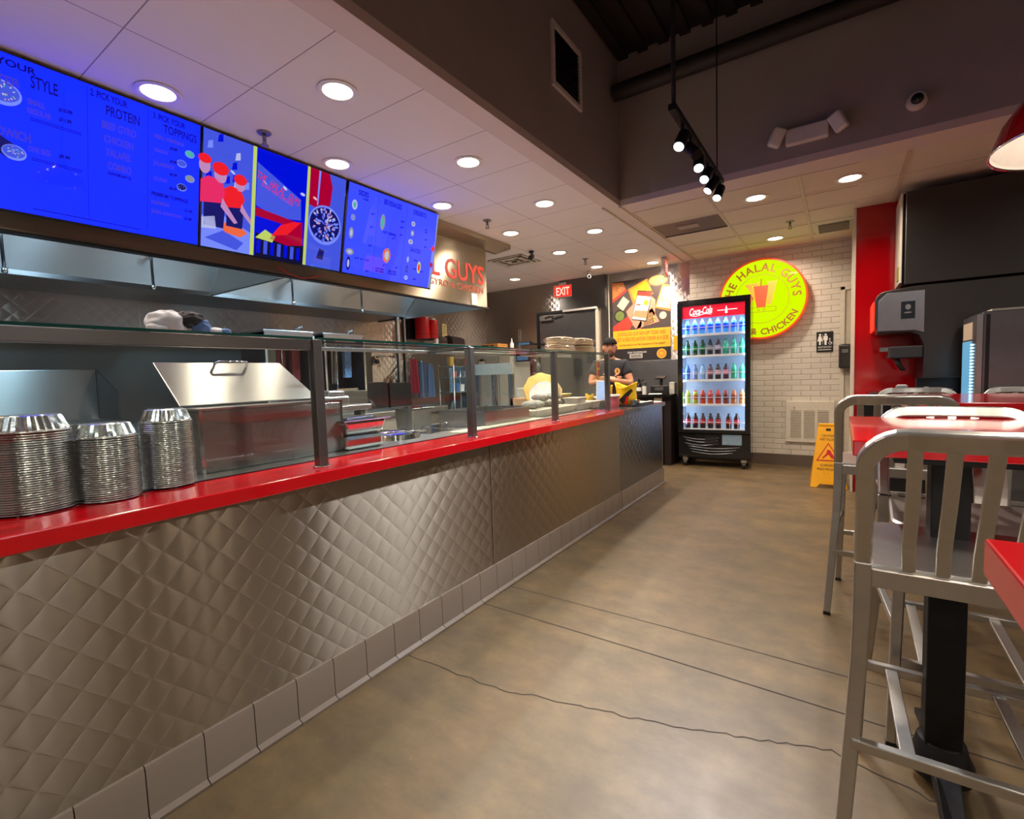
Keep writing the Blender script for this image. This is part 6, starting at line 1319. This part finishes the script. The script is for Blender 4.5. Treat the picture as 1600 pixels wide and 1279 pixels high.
# ---------------------------------------------------------------- person behind the counter
def person():
    t = thing('person', 'man in black cap and dark polo shirt standing with arms crossed behind the counter', 'person', (-2.26, 5.42, 0), (0, 0, R(24)))
    # one continuous skinned body; front is -Y
    J = dict(pel=(0, 0, .90), bel=(0, -.01, 1.02), che=(0, -.005, 1.20), ube=(0, .0, 1.30), nek=(0, .0, 1.385), hed=(0, -.01, 1.44),
             lsh=(.155, 0, 1.315), lel=(.235, -.06, 1.09), lwr=(.05, -.215, 1.13), lha=(-.06, -.20, 1.155),
             rsh=(-.155, 0, 1.315), rel=(-.235, -.06, 1.09), rwr=(-.06, -.16, 1.16), rha=(.06, -.165, 1.15),
             lhip=(.085, 0, .85), lkn=(.10, -.01, .47), lan=(.11, .02, .09), lto=(.12, -.12, .04), rhip=(-.085, 0, .85), rkn=(-.10, -.01, .47), ran=(-.11, .02, .09), rto=(-.12, -.12, .04))
    E = [('pel', 'bel'), ('bel', 'che'), ('che', 'ube'), ('ube', 'nek'), ('nek', 'hed'), ('ube', 'lsh'), ('lsh', 'lel'), ('lel', 'lwr'), ('lwr', 'lha'), ('ube', 'rsh'), ('rsh', 'rel'), ('rel', 'rwr'), ('rwr', 'rha'), ('pel', 'lhip'), ('lhip', 'lkn'), ('lkn', 'lan'), ('lan', 'lto'), ('pel', 'rhip'), ('rhip', 'rkn'), ('rkn', 'ran'), ('ran', 'rto')]
    RD = dict(pel=(.15, .10), bel=(.145, .10), che=(.155, .105), ube=(.12, .085), nek=(.052, .055), hed=(.05, .055), sh=(.062, .062), el=(.042, .042), wr=(.028, .026), ha=(.022, .034), hip=(.085, .09), kn=(.058, .06), an=(.038, .04), to=(.04, .03))
    def skin(names, edges, grow=0.0, sub=2):
        me = bpy.data.meshes.new('s'); idx = {n: i for i, n in enumerate(names)}
        me.from_pydata([J[n] for n in names], [(idx[a], idx[b]) for a, b in edges], []); me.update()
        o = bpy.data.objects.new('s', me); C.objects.link(o)
        md = o.modifiers.new('skin', 'SKIN'); md.use_smooth_shade = True
        for i, n in enumerate(names):
            r = RD.get(n) or RD[n[1:]]; sv = me.skin_vertices[0].data[i]; sv.radius = (r[0] + grow, r[1] + grow); sv.use_root = (i == 0)
        s = o.modifiers.new('sub', 'SUBSURF'); s.levels = sub; s.render_levels = sub
        out = bpy.data.meshes.new_from_object(o.evaluated_get(bpy.context.evaluated_depsgraph_get())); bpy.data.objects.remove(o)
        return out
    body = skin(list(J), E)
    m = MB(); i = m.mi('skin'); m.bm.from_mesh(body)
    for f in m.bm.faces: f.material_index = 0; f.smooth = True
    # head with nose, brow, ears
    hc = Vector((0, -.015, 1.515))
    def headpt(th, ph):
        x = math.sin(th) * math.cos(ph); y = math.sin(th) * math.sin(ph); z = math.cos(th)
        X, Y, Z = x * .074, y * .092, z * .112
        if z < 0: X *= 1 + 0.22 * z; Y *= 1 + 0.10 * z
        fr = max(0, -y)
        if fr > .75 and -.35 < z < .15: Y -= 0.022 * max(0, 1 - abs(x) / .22) * (1 - abs(z + .1) / .3 if abs(z + .1) < .3 else 0)
        if fr > .5 and .05 < z < .3: Y += 0.007 * (1 if .12 < abs(x) < .6 else 0)
        return hc + Vector((X, Y, Z))
    seg, rg = 36, 26; rows_ = []
    for a in range(rg + 1):
        th = PI * a / rg; rows_.append([m.bm.verts.new(headpt(th, 2 * PI * j / seg)) for j in (range(1) if a in (0, rg) else range(seg))])
    for a in range(rg):
        A_, B_ = rows_[a], rows_[a + 1]
        for j in range(seg):
            q = list(dict.fromkeys([A_[j % len(A_)], B_[j % len(B_)], B_[(j + 1) % len(B_)], A_[(j + 1) % len(A_)]]))
            if len(q) > 2: m.face(q, i, True)
    for s in (-1, 1): m.ellipsoid((s * .076, .0, 1.51), (.012, .022, .032), 'skin', 10, 8)
    # fingers closing over the opposite arm
    for s, hx, hy, hz in ((1, -.075, -.205, 1.155), (-1, .075, -.175, 1.15)):
        for k in range(4): m.rings([(hx + s * .01, hy - .012, hz + .022 - k * .016), (hx - s * .022, hy - .014, hz + .02 - k * .016), (hx - s * .045, hy + .004, hz + .018 - k * .016)], [.0085, .008, .0065], 'skin', 8)
        m.rings([(hx + s * .03, hy - .01, hz + .03), (hx + s * .01, hy - .015, hz + .045), (hx - s * .01, hy - .008, hz + .05)], [.01, .009, .007], 'skin', 8)
    m.build('body', t, recalc=False)
    # shirt
    J['nkb'] = (0, 0, 1.365); RD['nkb'] = (.055, .058)
    RD2 = ['bel', 'che', 'ube', 'lsh', 'rsh', 'pel', 'lse', 'rse', 'nkb']
    J['lse'] = tuple(Vector(J['lsh']).lerp(Vector(J['lel']), .62)); J['rse'] = tuple(Vector(J['rsh']).lerp(Vector(J['rel']), .62)); RD['lse'] = RD['rse'] = (.06, .06)
    sm_ = skin(RD2, [('pel', 'bel'), ('bel', 'che'), ('che', 'ube'), ('ube', 'lsh'), ('ube', 'rsh'), ('lsh', 'lse'), ('rsh', 'rse'), ('ube', 'nkb')], .012)
    m = MB(); m.mi('shirt'); m.bm.from_mesh(sm_)
    for f in m.bm.faces: f.material_index = 0
    sh = m.build('polo_shirt', t, recalc=False)
    MB().rings([(0.058 * math.cos(a * PI / 8), 0.0 + 0.062 * math.sin(a * PI / 8), 1.375 + 0.012 * math.sin(a * PI / 8)) for a in range(17)], .013, 'shirt', 8).build('collar', sh)
    MB().disc((0.075, -0.124, 1.235), .032, mat('emblem_orange', hexc('cf9a5a'), 0.6), .038).disc((0.075, -0.1245, 1.235), .006, 'shirt', .018).build('chest_emblem', sh, recalc=False)
    tr_ = skin(['pel', 'lhip', 'lkn', 'lan', 'rhip', 'rkn', 'ran'], [('pel', 'lhip'), ('lhip', 'lkn'), ('lkn', 'lan'), ('pel', 'rhip'), ('rhip', 'rkn'), ('rkn', 'ran')], .012)
    m = MB(); m.mi('trousers'); m.bm.from_mesh(tr_)
    for f in m.bm.faces: f.material_index = 0
    m.build('trousers', t, recalc=False)
    for s in (-1, 1): MB().ellipsoid((s * .118, -.06, .035), (.048, .125, .035), 'black', 14, 8).build('shoe', t)
    # cap, hair, beard, face
    m = MB(); i = m.mi('cap'); rr = []
    for a in range(9):
        th = PI / 2 * a / 8; rr.append([m.bm.verts.new((.083 * math.sin(th) * math.cos(2 * PI * j / 28), -.012 + .102 * math.sin(th) * math.sin(2 * PI * j / 28), 1.552 + .083 * math.cos(th))) for j in (range(1) if a == 0 else range(28))])
    for a in range(8):
        for j in range(28):
            q = list(dict.fromkeys([rr[a][j % len(rr[a])], rr[a + 1][j], rr[a + 1][(j + 1) % 28], rr[a][(j + 1) % len(rr[a])]]))
            m.face(q, i, True)
    br = [(-.075, -.06), (-.07, -.12), (-.035, -.148), (.035, -.148), (.07, -.12), (.075, -.06)]
    m.prism(br, 1.556, 1.563, 'cap', 'Z').build('cap', t, smooth=50)
    m = MB(); m.ellipsoid((0, .018, 1.515), (.079, .082, .075), 'hair', 24, 14).build('hair', t)
    for s in (-1, 1):
        MB().ellipsoid((s * .029, -.0985, 1.527), (.011, .006, .006), 'eye', 12, 8).ellipsoid((s * .029, -.1035, 1.527), (.0055, .003, .0055), 'hair', 10, 6).build('eye', t)
        MB().sweep([(s * .012, -.106, 1.543), (s * .03, -.104, 1.548), (s * .048, -.092, 1.543)], .006, .004, (0, 1, 0), 'hair').build('eyebrow', t)
    MB().ellipsoid((0, -.101, 1.458), (.022, .007, .006), 'lip', 14, 8).build('mouth', t)
    m = MB().ellipsoid((0, -.062, 1.437), (.05, .042, .034), mat('stubble', hexc('4a3026'), 0.8), 20, 10); m.rings([(-.024, -.100, 1.468), (0, -.107, 1.472), (.024, -.100, 1.468)], .004, 'hair', 6).build('beard', t)
    return t
person()
